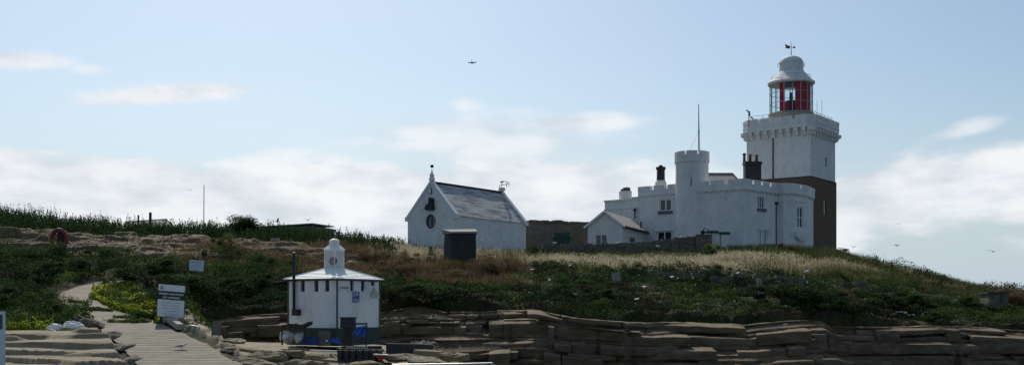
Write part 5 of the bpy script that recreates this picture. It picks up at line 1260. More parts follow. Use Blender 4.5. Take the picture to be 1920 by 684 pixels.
# kerb by the path
plank('path_kerb', 'pale sloping kerb stone on the right edge of the path under the big notice', P(309, 592, 50.6), P(338, 612, 47.6), .28, .25, 'concrete', 'kerb')
def ring_wire():
    p = [P(a_, b_, 47.2) for a_, b_ in ((350, 618), (350, 611), (358, 609.5), (372, 611.5), (382, 616), (386, 625))]; tag(rebase(part('wire_hoop', MB().tube(p, .03, 6), 'grey'), p[0]), 'bent pale metal hoop lying between the path and the upright plank', 'hoop')
ring_wire()
def boulder(label, px, py, Y, d, seed, mat, grp, name='boulder', cat='rock'):
    """rough angular rock: a sphere cut by random planes, then roughened"""
    rng = np.random.default_rng(seed); c = P(px, py, Y); n, k = 30, 17; ph = -PI / 2 + PI * np.arange(k) / (k - 1); th = 2 * PI * np.arange(n) / n
    D = np.stack([np.cos(ph)[:, None] * np.cos(th), np.cos(ph)[:, None] * np.sin(th), np.sin(ph)[:, None] + 0 * th], -1).reshape(-1, 3)
    pn = rng.normal(size=(14, 3)); pn /= np.linalg.norm(pn, axis=1)[:, None]; h = rng.uniform(.55, .95, 14)
    dot = D @ pn.T; r = np.min(np.where(dot > .05, h / np.maximum(dot, .05), 9), 1).clip(.4, 1.15)
    r = r * (1 + (fbm(D[:, 0] * 3 + seed, D[:, 2] * 5 + D[:, 1] * 2, 4, seed) - .5) * .42)
    V = D * r[:, None] * np.array(d) / 2 + np.array(c)
    fs = [(j * n + i, j * n + (i + 1) % n, (j + 1) * n + (i + 1) % n, (j + 1) * n + i) for j in range(k - 1) for i in range(n)]
    return tag(rebase(part(name, MB().add([tuple(v) for v in V], fs), mat), (c.x, c.y, c.z - d[2] / 2)), label, cat, grp)
g_ = 'whitened rocks beside the path'
boulder('white-crusted rock at the left of the pair beside the path foot', 106, 614, 47.0, (.95, .6, .40), 1, 'bagwhite', g_); boulder('white-crusted rock nearest the path, taller and brighter than its neighbour', 139, 610.5, 47.2, (.85, .6, .55), 2, 'bagwhite', g_)
boulder('low grey-white rock in front of the two brighter white rocks', 96, 620, 46.6, (.5, .5, .25), 4, 'slab', g_)
for px, py, d, sd, lab in ((541, 632, (.62, .6, .66), 91, 'crumpled whitish plastic sack stuffed under the left end of the dark bench'), (559, 634, (.56, .55, .6), 92, 'crumpled whitish plastic sack under the bench, next to the blue crate')): boulder(lab, px, py, 45.75, d, sd, 'sack', 'sacks under the bench', 'plastic_sack', 'sack')
FR = [(455, 655, 43.6, (1.9, 1.1, .42), 'broad flat tan rock right of the ramp, farthest left of the landing rocks'), (500, 668, 42.4, (1.7, 1.0, .5), 'tan rock with a dark undercut between the ramp and the white plank'), (540, 662, 43.0, (1.5, .9, .36), 'flat tan rock just left of the white plank end'),
 (595, 668, 42.2, (1.3, .8, .42), 'squarish tan rock below the white plank'), (470, 680, 41.2, (1.8, 1.0, .5), 'tan rock low at the picture bottom beside the ramp edge'), (560, 682, 41.0, (1.7, 1.0, .5), 'tan rock low at the picture bottom under the white plank'), (440, 640, 45.4, (1.2, .8, .3), 'small flat tan rock behind the others by the upright plank'),
 (750, 672, 42.6, (1.7, 1.1, .36), 'long tan slab-like rock right of the red float'), (800, 676, 42.0, (1.5, .9, .36), 'tan rock just above the metal landing rail'), (850, 668, 43.0, (1.6, 1.0, .4), 'tan rock at the right end of the landing rocks'), (690, 681, 41.4, (1.3, .8, .3), 'low tan rock under the black landing stage')]
for k, (px, py, Y, d, lab) in enumerate(FR): boulder(lab, px, py, Y, d, 60 + k, 'sand', 'tan rocks along the landing', 'landing_rock')
BL = [(174, 608, 48.3, (1.2, 1.0, .7), 'dark rock on the left edge of the path beside the white-crusted rocks'), (150, 604, 49.6, (1.2, 1.0, .6), 'dark rock farther up behind the white-crusted rocks'),
 (206, 632, 45.7, (.75, 2.6, .5), 'long dark rough rock edging the left of the ramp, uppermost of three'), (227, 654, 43.5, (.8, 2.6, .55), 'long dark rough rock edging the left of the ramp, middle of three'),
 (249, 677, 41.2, (.75, 2.4, .5), 'long dark rough rock edging the left of the ramp, lowest of three')]
for k, (px, py, Y, d, lab) in enumerate(BL): boulder(lab, px, py, Y, d, 30 + k, 'drystone', 'dark rocks edging the path')

# ------------------------------------------------------------------ birds
def bird(name, label, cat, at, heading, scale, flying, body='gullwhite', wing='gullgrey', roll=0, grp=None, up=.35, flap=None):
    rt = root(name, label, cat, at, grp); rt.rotation_euler = (0, roll, heading); s = scale
    def sub(nm, mb, mat, par=rt, sm=True):
        o = bpy.data.meshes.new(nm); o.from_pydata([tuple(Vector(v) * s) for v in mb.v], [], mb.f); o.materials.append(MT[mat])
        if sm: o.polygons.foreach_set('use_smooth', [True] * len(o.polygons))
        ob = bpy.data.objects.new(nm, o); COL.objects.link(ob); ob.parent = par; return ob
    # body along +x, unit length about 1
    z0 = 0 if flying else .30; tilt = 0 if flying else .18
    spine = [(-.52, .02, .015), (-.40, .02, .05), (-.22, .0, .105), (0, -.01, .14), (.16, .02, .125), (.27, .07, .085), (.34, .11, .085), (.41, .115, .075), (.46, .105, .035)]
    pts = [(x, 0, z0 + z + x * tilt) for x, z, r in spine]
    sub('body', MB().tube(pts, [r for *_, r in spine], 10), body)
    sub('bill', MB().tube([(.45, 0, z0 + .10 + .45 * tilt), (.56, 0, z0 + .085 + .5 * tilt)], [.025, .008], 6), 'beak')
    if flying:
        fl = up if flap is None else flap
        for sd in (-1, 1):
            w = MB(); pr = [(.16, .08, -.12), (.20, .5, -.10), (.10, .95, -.06), (-.18, 1.35, -.02)]; top = []; vs = []
            zs = [.05, .05 + fl * .5, .05 + fl * .65, .05 + fl * .45]
            for (xl, y, _), zz in zip(pr, zs):
                ch = {.08: .30, .5: .28, .95: .22, 1.35: .03}[y]
                vs += [(xl, sd * y, zz), (xl - ch, sd * y, zz - .01), (xl - ch * .3, sd * y, zz + .03)]
            fs = []
            for k in range(3):
                b = 3 * k; fs += [(b, b + 3, b + 5, b + 2), (b + 2, b + 5, b + 4, b + 1), (b + 1, b + 4, b + 3, b)]
            fs += [(0, 2, 1), (9, 10, 11)]; sub('wing', w.add(vs, fs), wing, sm=False)
        sub('tail', MB().add([(-.38, -.05, .03), (-.38, .05, .03), (-.66, .13, .03), (-.66, -.13, .03), (-.38, -.05, .0), (-.38, .05, .0), (-.66, .13, .02), (-.66, -.13, .02)], [(0, 1, 2, 3), (7, 6, 5, 4), (0, 4, 5, 1), (1, 5, 6, 2), (2, 6, 7, 3), (3, 7, 4, 0)]), body, sm=False)
    else:
        for sd in (-1, 1):
            sub('leg', MB().tube([(-.02, sd * .05, .22), (.0, sd * .05, .10), (-.01, sd * .05, 0.01), (.07, sd * .05, 0.005)], [.022, .014, .014, .02], 5), 'beak')
            sub('wing', MB().tube([(.16, sd * .09, z0 + .07), (-.1, sd * .125, z0 + .03), (-.4, sd * .07, z0 - .03), (-.64, sd * .02, z0 - .07)], [.04, .085, .05, .008], 8), wing)
        sub('tail', MB().box((-.55, 0, z0 - .08), (.22, .1, .02)), body, sm=False)
    return rt
GF = 'birds in flight'; GS = 'birds standing about the island'
pz = path_at(np.array([43.2])); 
bird('gull', 'pale gull standing on the ribbed concrete ramp', 'gull', (X(341, 43.2), 43.2, float(pz[2][0]) + .01), .25, .5, False, grp=GS)
bird('gull', 'white gull standing on the cliff edge below the dark hide', 'gull', gp(843, 61.2) + Vector((0, 0, .12)), .5, .6, False, grp=GS)
bird('gull', 'dark bird flying high alone in the sky above the outbuilding roof', 'bird', P(885, 118, 85), 1.3, .30, True, 'gulldark', 'gulldark', 1.15, GF)
bird('gull', 'white gull gliding past the long wall of the white outbuilding', 'gull', P(911, 449, 86), 1.6, .40, True, 'gullwhite', 'gullwhite', .1, GF, .0)
bird('gull', 'white gull flying low over the sea sky on the far right', 'gull', P(1862, 471, 92), 1.6, .5, True, grp=GF, up=.30)
bird('gull', 'small grey gull banking in the clouds right of the brown tower base', 'gull', P(1681, 460, 110), .6, .28, True, 'gullgrey', 'gullgrey', .9, GF)
bird('gull', 'tiny dark gull above the other two in the clouds right of the tower', 'gull', P(1685.5, 420, 120), 1.2, .22, True, 'gulldark', 'gulldark', .1, GF)
bird('gull', 'grey gull skimming just above the right skyline grass', 'gull', P(1700, 489, 100), 1.7, .26, True, 'gulldark', 'gullgrey', 0, GF, .25)
bird('gull', 'pale gull flying beside the foot of the brown tower base', 'gull', P(1601, 463, 112), 1.9, .28, True, 'gullgrey', 'gullgrey', .4, GF)
bird('gull', 'tiny speck of a bird left of the skyline mast', 'bird', P(357, 356, 130), 1.5, .28, True, 'gulldark', 'gulldark', 0, GF, .05)
bird('gull', 'dark bird landing on the flat-roofed stone shed', 'bird', P(520, 415, 101.5), .3, .45, True, 'gulldark', 'gulldark', .2, GF, .9)
bird('gull', 'small white bird hovering at the right end of the flat-roofed stone shed', 'bird', P(577, 413, 102), 1.3, .35, True, 'gullgrey', 'gullgrey', .2, GF, .8)
bird('gull', 'white gull flying low before the green shed door', 'gull', P(1040, 455.5, 101), .2, .42, True, 'gullwhite', 'gullwhite', .2, GF, .3)
bird('gull', 'white gull flying low before the dry-stone wall under the lower window', 'gull', P(1234, 461.5, 102), .3, .48, True, 'gullwhite', 'gullwhite', .25, GF, .3)
bird('gull', 'white gull sitting on the dry-stone wall below the annex window', 'gull', P(1158, 459, 103.7), .4, .6, False, grp=GS)
bird('gull', 'white gull perched on the wall top just left of the stone pier', 'gull', P(1279, 447.5, 105.2), 2.6, .6, False, grp=GS)
bird('gull', 'white gull walking in the green plants below the straw grass', 'gull', gp(1322, 83) + Vector((0, 0, .6)), 2.4, .62, False, grp=GS)
bird('gull', 'white gull resting on stones at the upper terrace wall end', 'gull', P(1512, 513, 81.3), .6, .55, False, grp=GS)
bird('gull', 'white tern flying over the weeds right of the hut vane', 'bird', P(698, 446, 95), 1.0, .34, True, 'gullwhite', 'gullwhite', .6, GF, .5)
# ------------------------------------------------------------------ vegetation
def rows(n): return RNG.random(n)
def leaf_quads(pos, ln, wd, upb=.4, seed=0):
    n = len(pos); r = np.random.default_rng(seed)
    a = r.normal(size=(n, 3)); a[:, 2] = a[:, 2] * (1 - upb) + upb * 1.2; a /= np.linalg.norm(a, axis=1)[:, None]
    b = r.normal(size=(n, 3)); b -= a * (a * b).sum(1)[:, None]; b /= np.linalg.norm(b, axis=1)[:, None]
    ln = np.broadcast_to(ln, n)[:, None]; wd = np.broadcast_to(wd, n)[:, None]
    V = np.stack([pos - a * ln / 2, pos + b * wd / 2, pos + a * ln / 2, pos - b * wd / 2], 1).reshape(-1, 3)
    return V, np.arange(n * 4).reshape(n, 4)
def blade_quads(base, h, w, lean, seed=0):
    n = len(base); r = np.random.default_rng(seed); an = r.random(n) * 2 * PI; ln = r.normal(size=(n, 2)) * np.broadcast_to(lean, n)[:, None]
    d = np.stack([np.cos(an), np.sin(an), np.zeros(n)], 1); h = np.broadcast_to(h, n); w = np.broadcast_to(w, n)[:, None]
    tip = base + np.stack([ln[:, 0] * h, ln[:, 1] * h, h], 1)
    V = np.stack([base - d * w / 2, base + d * w / 2, tip + d * w * .15, tip - d * w * .15], 1).reshape(-1, 3)
    return V, np.arange(n * 4).reshape(n, 4)
def tints(n, cols, wts, jit=.25, seed=0, key=None):
    r = np.random.default_rng(seed); cols = np.array(cols)
    if key is None: k = r.choice(len(cols), n, p=np.array(wts) / sum(wts))
    else: k = np.clip((key + r.normal(size=n) * .16) * len(cols), 0, len(cols) - 1).astype(int)
    c = cols[k] * np.exp(r.normal(size=(n, 1)) * jit); return np.repeat(c, 4, 0).clip(0, .8)
def stuff(name, label, cat, parts, mat):
    V = []; F = []; T = []; o = 0
    for v, f, t in parts: V.append(v); F.append(f + o); T.append(t); o += len(v)
    ob = np_mesh(name, np.concatenate(V), np.concatenate(F), MT[mat], np.concatenate(T)); ob['kind'] = 'stuff'; tag(ob, label, cat); return ob
def field(n, px0, px1, y0, y1, keep=None):
    px = px0 + (px1 - px0) * RNG.random(n); Y = y0 + (y1 - y0) * RNG.random(n); x = (px - CX) / FP * Y
    k = np.ones(n, bool)
    if keep is not None: k = RNG.random(n) < keep(px, x, Y)
    xl, xr, zp = path_at(Y); k &= ~((x > xl - .12 - .5 * (Y > 52)) & (x < xr + .12 + .25 * (Y > 62)) & (Y < 71.5))
    px, x, Y = px[k], x[k], Y[k]; return px, x, Y, ground(x, Y)
G1, G2, G3, G4 = (.012, .029, .008), (.020, .047, .011), (.034, .071, .014), (.060, .092, .018)

# tall leafy weeds along the left skyline
def weeds():
    px, x, Y, z = field(6500, -420, 775, 85.5, 104, lambda p, x, Y: np.clip((.35 + 1.3 * fbm(x * .12, Y * .2, 3, 301)) * sstep(85, 89 + 2 * 1, Y + (fbm(x * .2, Y * 0, 2, 33) - .5) * 6) * sstep(775, 700, p), 0, 1))
    H = .75 + .9 * fbm(x * .25, Y * .3, 3, 302) + np.abs(RNG.normal(size=len(x))) * .24; H *= .62 + .75 * vn(x * .9, Y * .9, 305); H *= np.interp(px, [0, 300, 560, 650, 760], [1.0, .95, .85, .8, .6])
    k = 22; t = np.tile(np.linspace(.08, 1, k), len(x)); n = len(t); an = RNG.random(n) * 2 * PI; rad = (.27 * (1 - t) ** 1.3 + .03) * (.5 + RNG.random(n)); rp = lambda a_: np.repeat(a_, k)
    sway = RNG.normal(size=len(x)) * .08
    pos = np.stack([rp(x) + np.cos(an) * rad + rp(sway) * t, rp(Y) + np.sin(an) * rad, rp(z) + rp(H) * t], 1)
    v, f = leaf_quads(pos, .30 * (1 - t * .55), .085, .35, 1)
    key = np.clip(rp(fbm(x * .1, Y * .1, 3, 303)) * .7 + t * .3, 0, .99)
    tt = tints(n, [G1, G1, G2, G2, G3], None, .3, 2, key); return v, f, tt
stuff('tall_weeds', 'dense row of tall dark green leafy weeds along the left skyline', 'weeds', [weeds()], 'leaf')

# straw coloured grass of the plateau
def dry_grass():
    P_ = []
    px, x, Y, z = field(150000, 690, 2200, 82, 112, lambda p, x, Y: np.clip(sstep(83.5, 87.5, Y + (fbm(x * .18, Y * 0, 3, 310) - .5) * 7) * np.clip(2.4 * fbm(x * .4, Y * .5, 3, 311) - .35, .08, 1), 0, 1) * np.where((p > 1010) & (p < 1340) & (Y > 102), .1, 1) * np.where((p > 760) & (p < 990) & (Y > 95), .15, 1))
    h = (.28 + .55 * fbm(x * .5, Y * .5, 3, 312)) * (.6 + .7 * RNG.random(len(x))); h *= np.where((px > 1400) & (px < 1640) & (Y > 97), 1.15, 1) * np.where(Y > 104, .75, 1) * np.where((px > 985) & (px < 1345) & (Y > 91), .55, 1)
    v, f = blade_quads(np.stack([x, Y, z - .02], 1), h, .035, .28, 3)
    key = fbm(x * .14, Y * .25, 4, 313) * 1.9 - .42 - .16 * sstep(1330, 1420, px) - .26 * sstep(1540, 1720, px) - .28 * sstep(98, 103, Y) + .18 * sstep(84, 87, Y) * sstep(96, 92, Y)
    tt = tints(len(x), [(.05, .07, .022), (.09, .115, .032), (.19, .18, .075), (.40, .35, .22), (.54, .48, .34), (.46, .41, .28)], None, .2, 4, key); P_.append((v, f, tt))
    # seed heads
    k = (RNG.random(len(x)) < .3) & (key > .5); pos = np.stack([x[k] + RNG.normal(size=k.sum()) * .06, Y[k], z[k] + h[k]], 1); v, f = leaf_quads(pos, .16, .05, .8, 5); P_.append((v, f, tints(k.sum(), [(.46, .39, .29), (.52, .45, .34), (.38, .30, .22)], [1, 1, 1], .2, 6)))
    return P_
stuff('dry_grass', 'straw coloured seeding grass over the plateau before the buildings', 'grass', dry_grass(), 'straw')

# low green cover: separate plants, each a small dome with its own height and hue
def domes(x, Y, cell, seed):
    gx = x / cell; gy = Y / cell; ix = np.floor(gx); iy = np.floor(gy); best = np.zeros(len(x)); rid = np.zeros(len(x))
    for dx in (-1, 0, 1):
        for dy in (-1, 0, 1):
            cx = ix + dx; cy = iy + dy; px_ = cx + .15 + .7 * _h(cx, cy, seed); py_ = cy + .15 + .7 * _h(cx, cy, seed + 1); r = .38 + .5 * _h(cx, cy, seed + 2); hh = .25 + .75 * _h(cx, cy, seed + 3) ** 1.5
            d2 = ((gx - px_) ** 2 + (gy - py_) ** 2) / r ** 2; h = np.sqrt(np.clip(1 - d2, 0, 1)) * hh; k = h > best; best = np.where(k, h, best); rid = np.where(k, _h(cx, cy, seed + 4), rid)
    return best, rid
def cover(n, px0, px1, y0, y1, keep, seed, hfun, cols, size, keyf):
    px, x, Y, z = field(n, px0, px1, y0, y1, keep)
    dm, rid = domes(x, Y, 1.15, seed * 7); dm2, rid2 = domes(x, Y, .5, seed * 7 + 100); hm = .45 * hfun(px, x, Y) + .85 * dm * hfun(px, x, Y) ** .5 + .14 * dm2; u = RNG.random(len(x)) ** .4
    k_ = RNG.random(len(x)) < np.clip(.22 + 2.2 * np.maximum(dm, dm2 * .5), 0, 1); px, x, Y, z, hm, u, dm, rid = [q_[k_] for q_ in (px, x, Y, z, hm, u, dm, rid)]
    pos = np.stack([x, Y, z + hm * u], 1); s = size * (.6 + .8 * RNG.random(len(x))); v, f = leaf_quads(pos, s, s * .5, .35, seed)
    return v, f, tints(len(x), cols, None, .3, seed + 1, np.clip((keyf(px, x, Y) - .5) * 1.2 + .36 + (u - .7) * .5 + (rid - .5) * .55 * (dm > 0), 0, .99))  # higher leaves tinted lighter: young growth, plus sunlit tops put into the colour
mound = lambda sc, a, b, s: (lambda p, x, Y: a + b * fbm(x * sc, Y * sc, 3, s) ** 2 * 2)
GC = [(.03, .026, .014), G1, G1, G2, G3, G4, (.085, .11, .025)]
right_slope = cover(460000, 700, 2150, 60, 87, lambda p, x, Y: np.clip(sstep(0, .8, Y - yc(x) + .1 - 1.4 * (fbm(x * .3, Y * 0, 3, 320) - .38)) * sstep(87, 84, Y) * np.clip(2.6 * fbm(x * .3, Y * .3, 4, 321) - .45, .06, 1), 0, 1) * np.where((p < 1000) & (Y > 73), .25, 1), 7, mound(.5, .08, .55, 322), GC, .125, lambda p, x, Y: fbm(x * .16, Y * .16, 3, 323))
cliff_cover = cover(60000, 380, 760, 57, 80, lambda p, x, Y: np.clip((.2 + 1.2 * fbm(x * .3, Y * .3, 3, 331)) * sstep(.3, 1.6, Y - yc(x)) * np.where(Y > 71, .35, 1), 0, 1), 17, mound(.5, .1, .8, 332), [G1, G1, G2, G2, G3], .125, lambda p, x, Y: fbm(x * .2, Y * .2, 3, 333) - .1)
scrub = cover(60000, 1590, 2150, 86, 103, lambda p, x, Y: sstep(.47, .56, fbm(x * .4, Y * .4, 3, 371)) * sstep(1590, 1680, p), 37, mound(.6, .25, .9, 372), [G1, (.03, .03, .014), G2, G3], .13, lambda p, x, Y: fbm(x * .3, Y * .3, 2, 373))
olive = cover(40000, 980, 1600, 83, 104, lambda p, x, Y: sstep(.50, .60, fbm(x * .45, Y * .6, 3, 381)), 47, mound(.6, .15, .5, 382), [G2, G3, G4, (.10, .12, .04)], .13, lambda p, x, Y: fbm(x * .3, Y * .3, 2, 383))
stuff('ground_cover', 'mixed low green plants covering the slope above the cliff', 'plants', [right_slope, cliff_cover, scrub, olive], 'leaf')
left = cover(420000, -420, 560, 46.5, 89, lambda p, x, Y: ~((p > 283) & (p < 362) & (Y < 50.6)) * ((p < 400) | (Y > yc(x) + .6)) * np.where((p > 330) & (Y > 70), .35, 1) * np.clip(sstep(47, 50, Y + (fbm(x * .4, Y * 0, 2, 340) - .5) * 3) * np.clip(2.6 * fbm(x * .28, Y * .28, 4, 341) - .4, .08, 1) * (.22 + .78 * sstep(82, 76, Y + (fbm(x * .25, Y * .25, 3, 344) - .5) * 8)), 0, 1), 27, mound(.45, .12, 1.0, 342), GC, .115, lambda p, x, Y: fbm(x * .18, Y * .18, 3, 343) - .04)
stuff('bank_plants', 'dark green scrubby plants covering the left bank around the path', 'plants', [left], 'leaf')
# sunny yellow-green verge by the path
def verge():
    P_ = []
    for n, c0, c1, y0, y1, s in ((24000, 158, 312, 50.5, 63, 3), (1800, 0, 100, 48, 51, 5), (1500, 165, 300, 49.7, 51, 7)):
        px, x, Y, z = field(n, c0, c1, y0, y1, None); xl, xr, zp = path_at(Y); d = x - xr
        if s == 3: k = (d > .0) & (d < 2.3 + 1.2 * (fbm(Y * .6, x * 0, 2, 5) - .5)) & (Y > 51.4) & (px < 300); px, x, Y, z = px[k], x[k], Y[k], z[k]
        hm = (.15 + .5 * fbm(x * .9, Y * .9, 3, 350)) * (.6 if s == 7 else 1); u = RNG.random(len(x)) ** .5
        pos = np.stack([x, Y, z + hm * u], 1); sz = .13 * (.6 + .8 * RNG.random(len(x))); v, f = leaf_quads(pos, sz, sz * .5, .5, 60 + s)
        P_.append((v, f, tints(len(x), [(.14, .21, .025), (.26, .34, .035), (.40, .47, .05), (.52, .55, .08)], None, .25, 61 + s, np.clip(u * .6 + fbm(x * .5, Y * .5, 2, 9) * .5 - .05, 0, .99))))
    # tufts growing across the joints of the path
    for a_, b_, Yc_, n in ((178, 305, 50.2, 2200), (150, 212, 54.2, 1500), (128, 160, 57.6, 800), (212, 268, 51.6, 900)):
        px = a_ + (b_ - a_) * RNG.random(n); Y = Yc_ + RNG.normal(size=n) * .14 + (px - a_) / (b_ - a_) * -.5; x = X(px, Y); z = path_at(Y)[2]; k = fbm(x * 2.2, Y, 2, 70) > .36; x, Y, z = x[k], Y[k], z[k]
        u = RNG.random(len(x)); pos = np.stack([x, Y, z + .22 * u * fbm(x * 2, Y * 2, 2, 71)], 1); v, f = leaf_quads(pos, .09, .04, .6, 80 + int(Yc_)); P_.append((v, f, tints(len(x), [G3, G4, (.10, .14, .03)], [1, 1, 1], .3, 81)))
    return P_
stuff('verge_plants', 'bright yellow-green flowering plants on the right edge of the path', 'plants', verge(), 'leaf')
# brown dead bracken and dry tufts
def bracken():
    P_ = []
    for n, c0, c1, y0, y1, s in ((60000, 560, 1010, 72, 90, 1), (46000, 300, 700, 71, 87, 2), (18000, 1450, 2100, 84, 100, 3)):
        px, x, Y, z = field(n, c0, c1, y0, y1, lambda p, x, Y: sstep(.40, .58, fbm(x * .35, Y * .35, 3, 360 + s)) * .9 * sstep(c1, c1 - 60, p) * sstep(c0, c0 + 90, p))
        h = .25 + .75 * fbm(x * .6, Y * .6, 3, 361) ; v, f = blade_quads(np.stack([x, Y, z], 1), h * (.5 + .7 * RNG.random(len(x))), .035, .55, 70 + s)
        P_.append((v, f, tints(len(x), [(.05, .06, .02), (.09, .065, .035), (.14, .095, .055), (.20, .14, .08)], None, .25, 71 + s, fbm(x * .25, Y * .25, 3, 362) + .05)))
    return P_
stuff('bracken', 'brown withered bracken and dry tufts on the middle slope', 'bracken', bracken(), 'straw')

# ------------------------------------------------------------------ shrubs, each a thing: stem and foliage
def shrub_mesh(seed, n=6000, cols=GC, lean=.0, shape='round', ls=.045):
    r = np.random.default_rng(seed); m = 16
    cl = r.normal(size=(m, 3)) * [.26, .26, .20] + [0, 0, .55]; cl[:, 2] = np.clip(cl[:, 2], .22, .85); rad = .10 + .16 * r.random(m)
    k = r.integers(0, m, n); d = r.normal(size=(n, 3)); d /= np.linalg.norm(d, axis=1)[:, None]; pos = cl[k] + d * (rad[k] * r.random(n) ** .45)[:, None]
    pos[:, 2] = np.abs(pos[:, 2]); 
    if shape == 'spike': pos = np.stack([r.normal(size=n) * .16, r.normal(size=n) * .16, r.random(n)], 1); pos[:, :2] *= (1.25 - pos[:, 2:3])
    v, f = leaf_quads(pos, ls * (.6 + .8 * r.random(n)), ls * .45, .3, seed)
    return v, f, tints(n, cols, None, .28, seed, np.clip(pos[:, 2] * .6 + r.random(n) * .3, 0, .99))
def proto(seed, **kw):
    v, f, t = shrub_mesh(seed, **kw); ob = np_mesh('foliage', v, f, MT['leaf'], t); me = ob.data; bpy.data.objects.remove(ob)
    sm = MB(); rng = random.Random(seed)
    for k in range(5): a = rng.uniform(0, 6.28); sm.tube([(0, 0, -.25), (.1 * math.cos(a), .1 * math.sin(a), .2), (.28 * math.cos(a), .28 * math.sin(a), .6)], [.03, .022, .008], 5)
    s = part('stem', sm, 'bark'); sme = s.data; bpy.data.objects.remove(s); return me, sme
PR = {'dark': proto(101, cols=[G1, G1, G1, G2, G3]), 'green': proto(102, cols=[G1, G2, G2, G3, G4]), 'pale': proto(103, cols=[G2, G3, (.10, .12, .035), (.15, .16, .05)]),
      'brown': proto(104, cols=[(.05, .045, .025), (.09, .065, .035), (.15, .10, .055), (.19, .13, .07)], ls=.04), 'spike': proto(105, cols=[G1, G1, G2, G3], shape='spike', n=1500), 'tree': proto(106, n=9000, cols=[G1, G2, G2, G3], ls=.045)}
def shrub(kind, px, Y, w, h, label, name='shrub', cat='shrub', rz=None, grp=None):
    b = gp(px, Y); rt = bpy.data.objects.new(name, None); COL.objects.link(rt); rt.location = (b.x, b.y, b.z - .05); rt.scale = (w, w, h); rt.rotation_euler.z = rz if rz is not None else px * 1.7
    tag(rt, label, cat, grp or 'shrubs on the slopes')
    for nm, me in zip(('foliage', 'stem'), PR[kind]):
        o = bpy.data.objects.new(nm, me); COL.objects.link(o); o.parent = rt
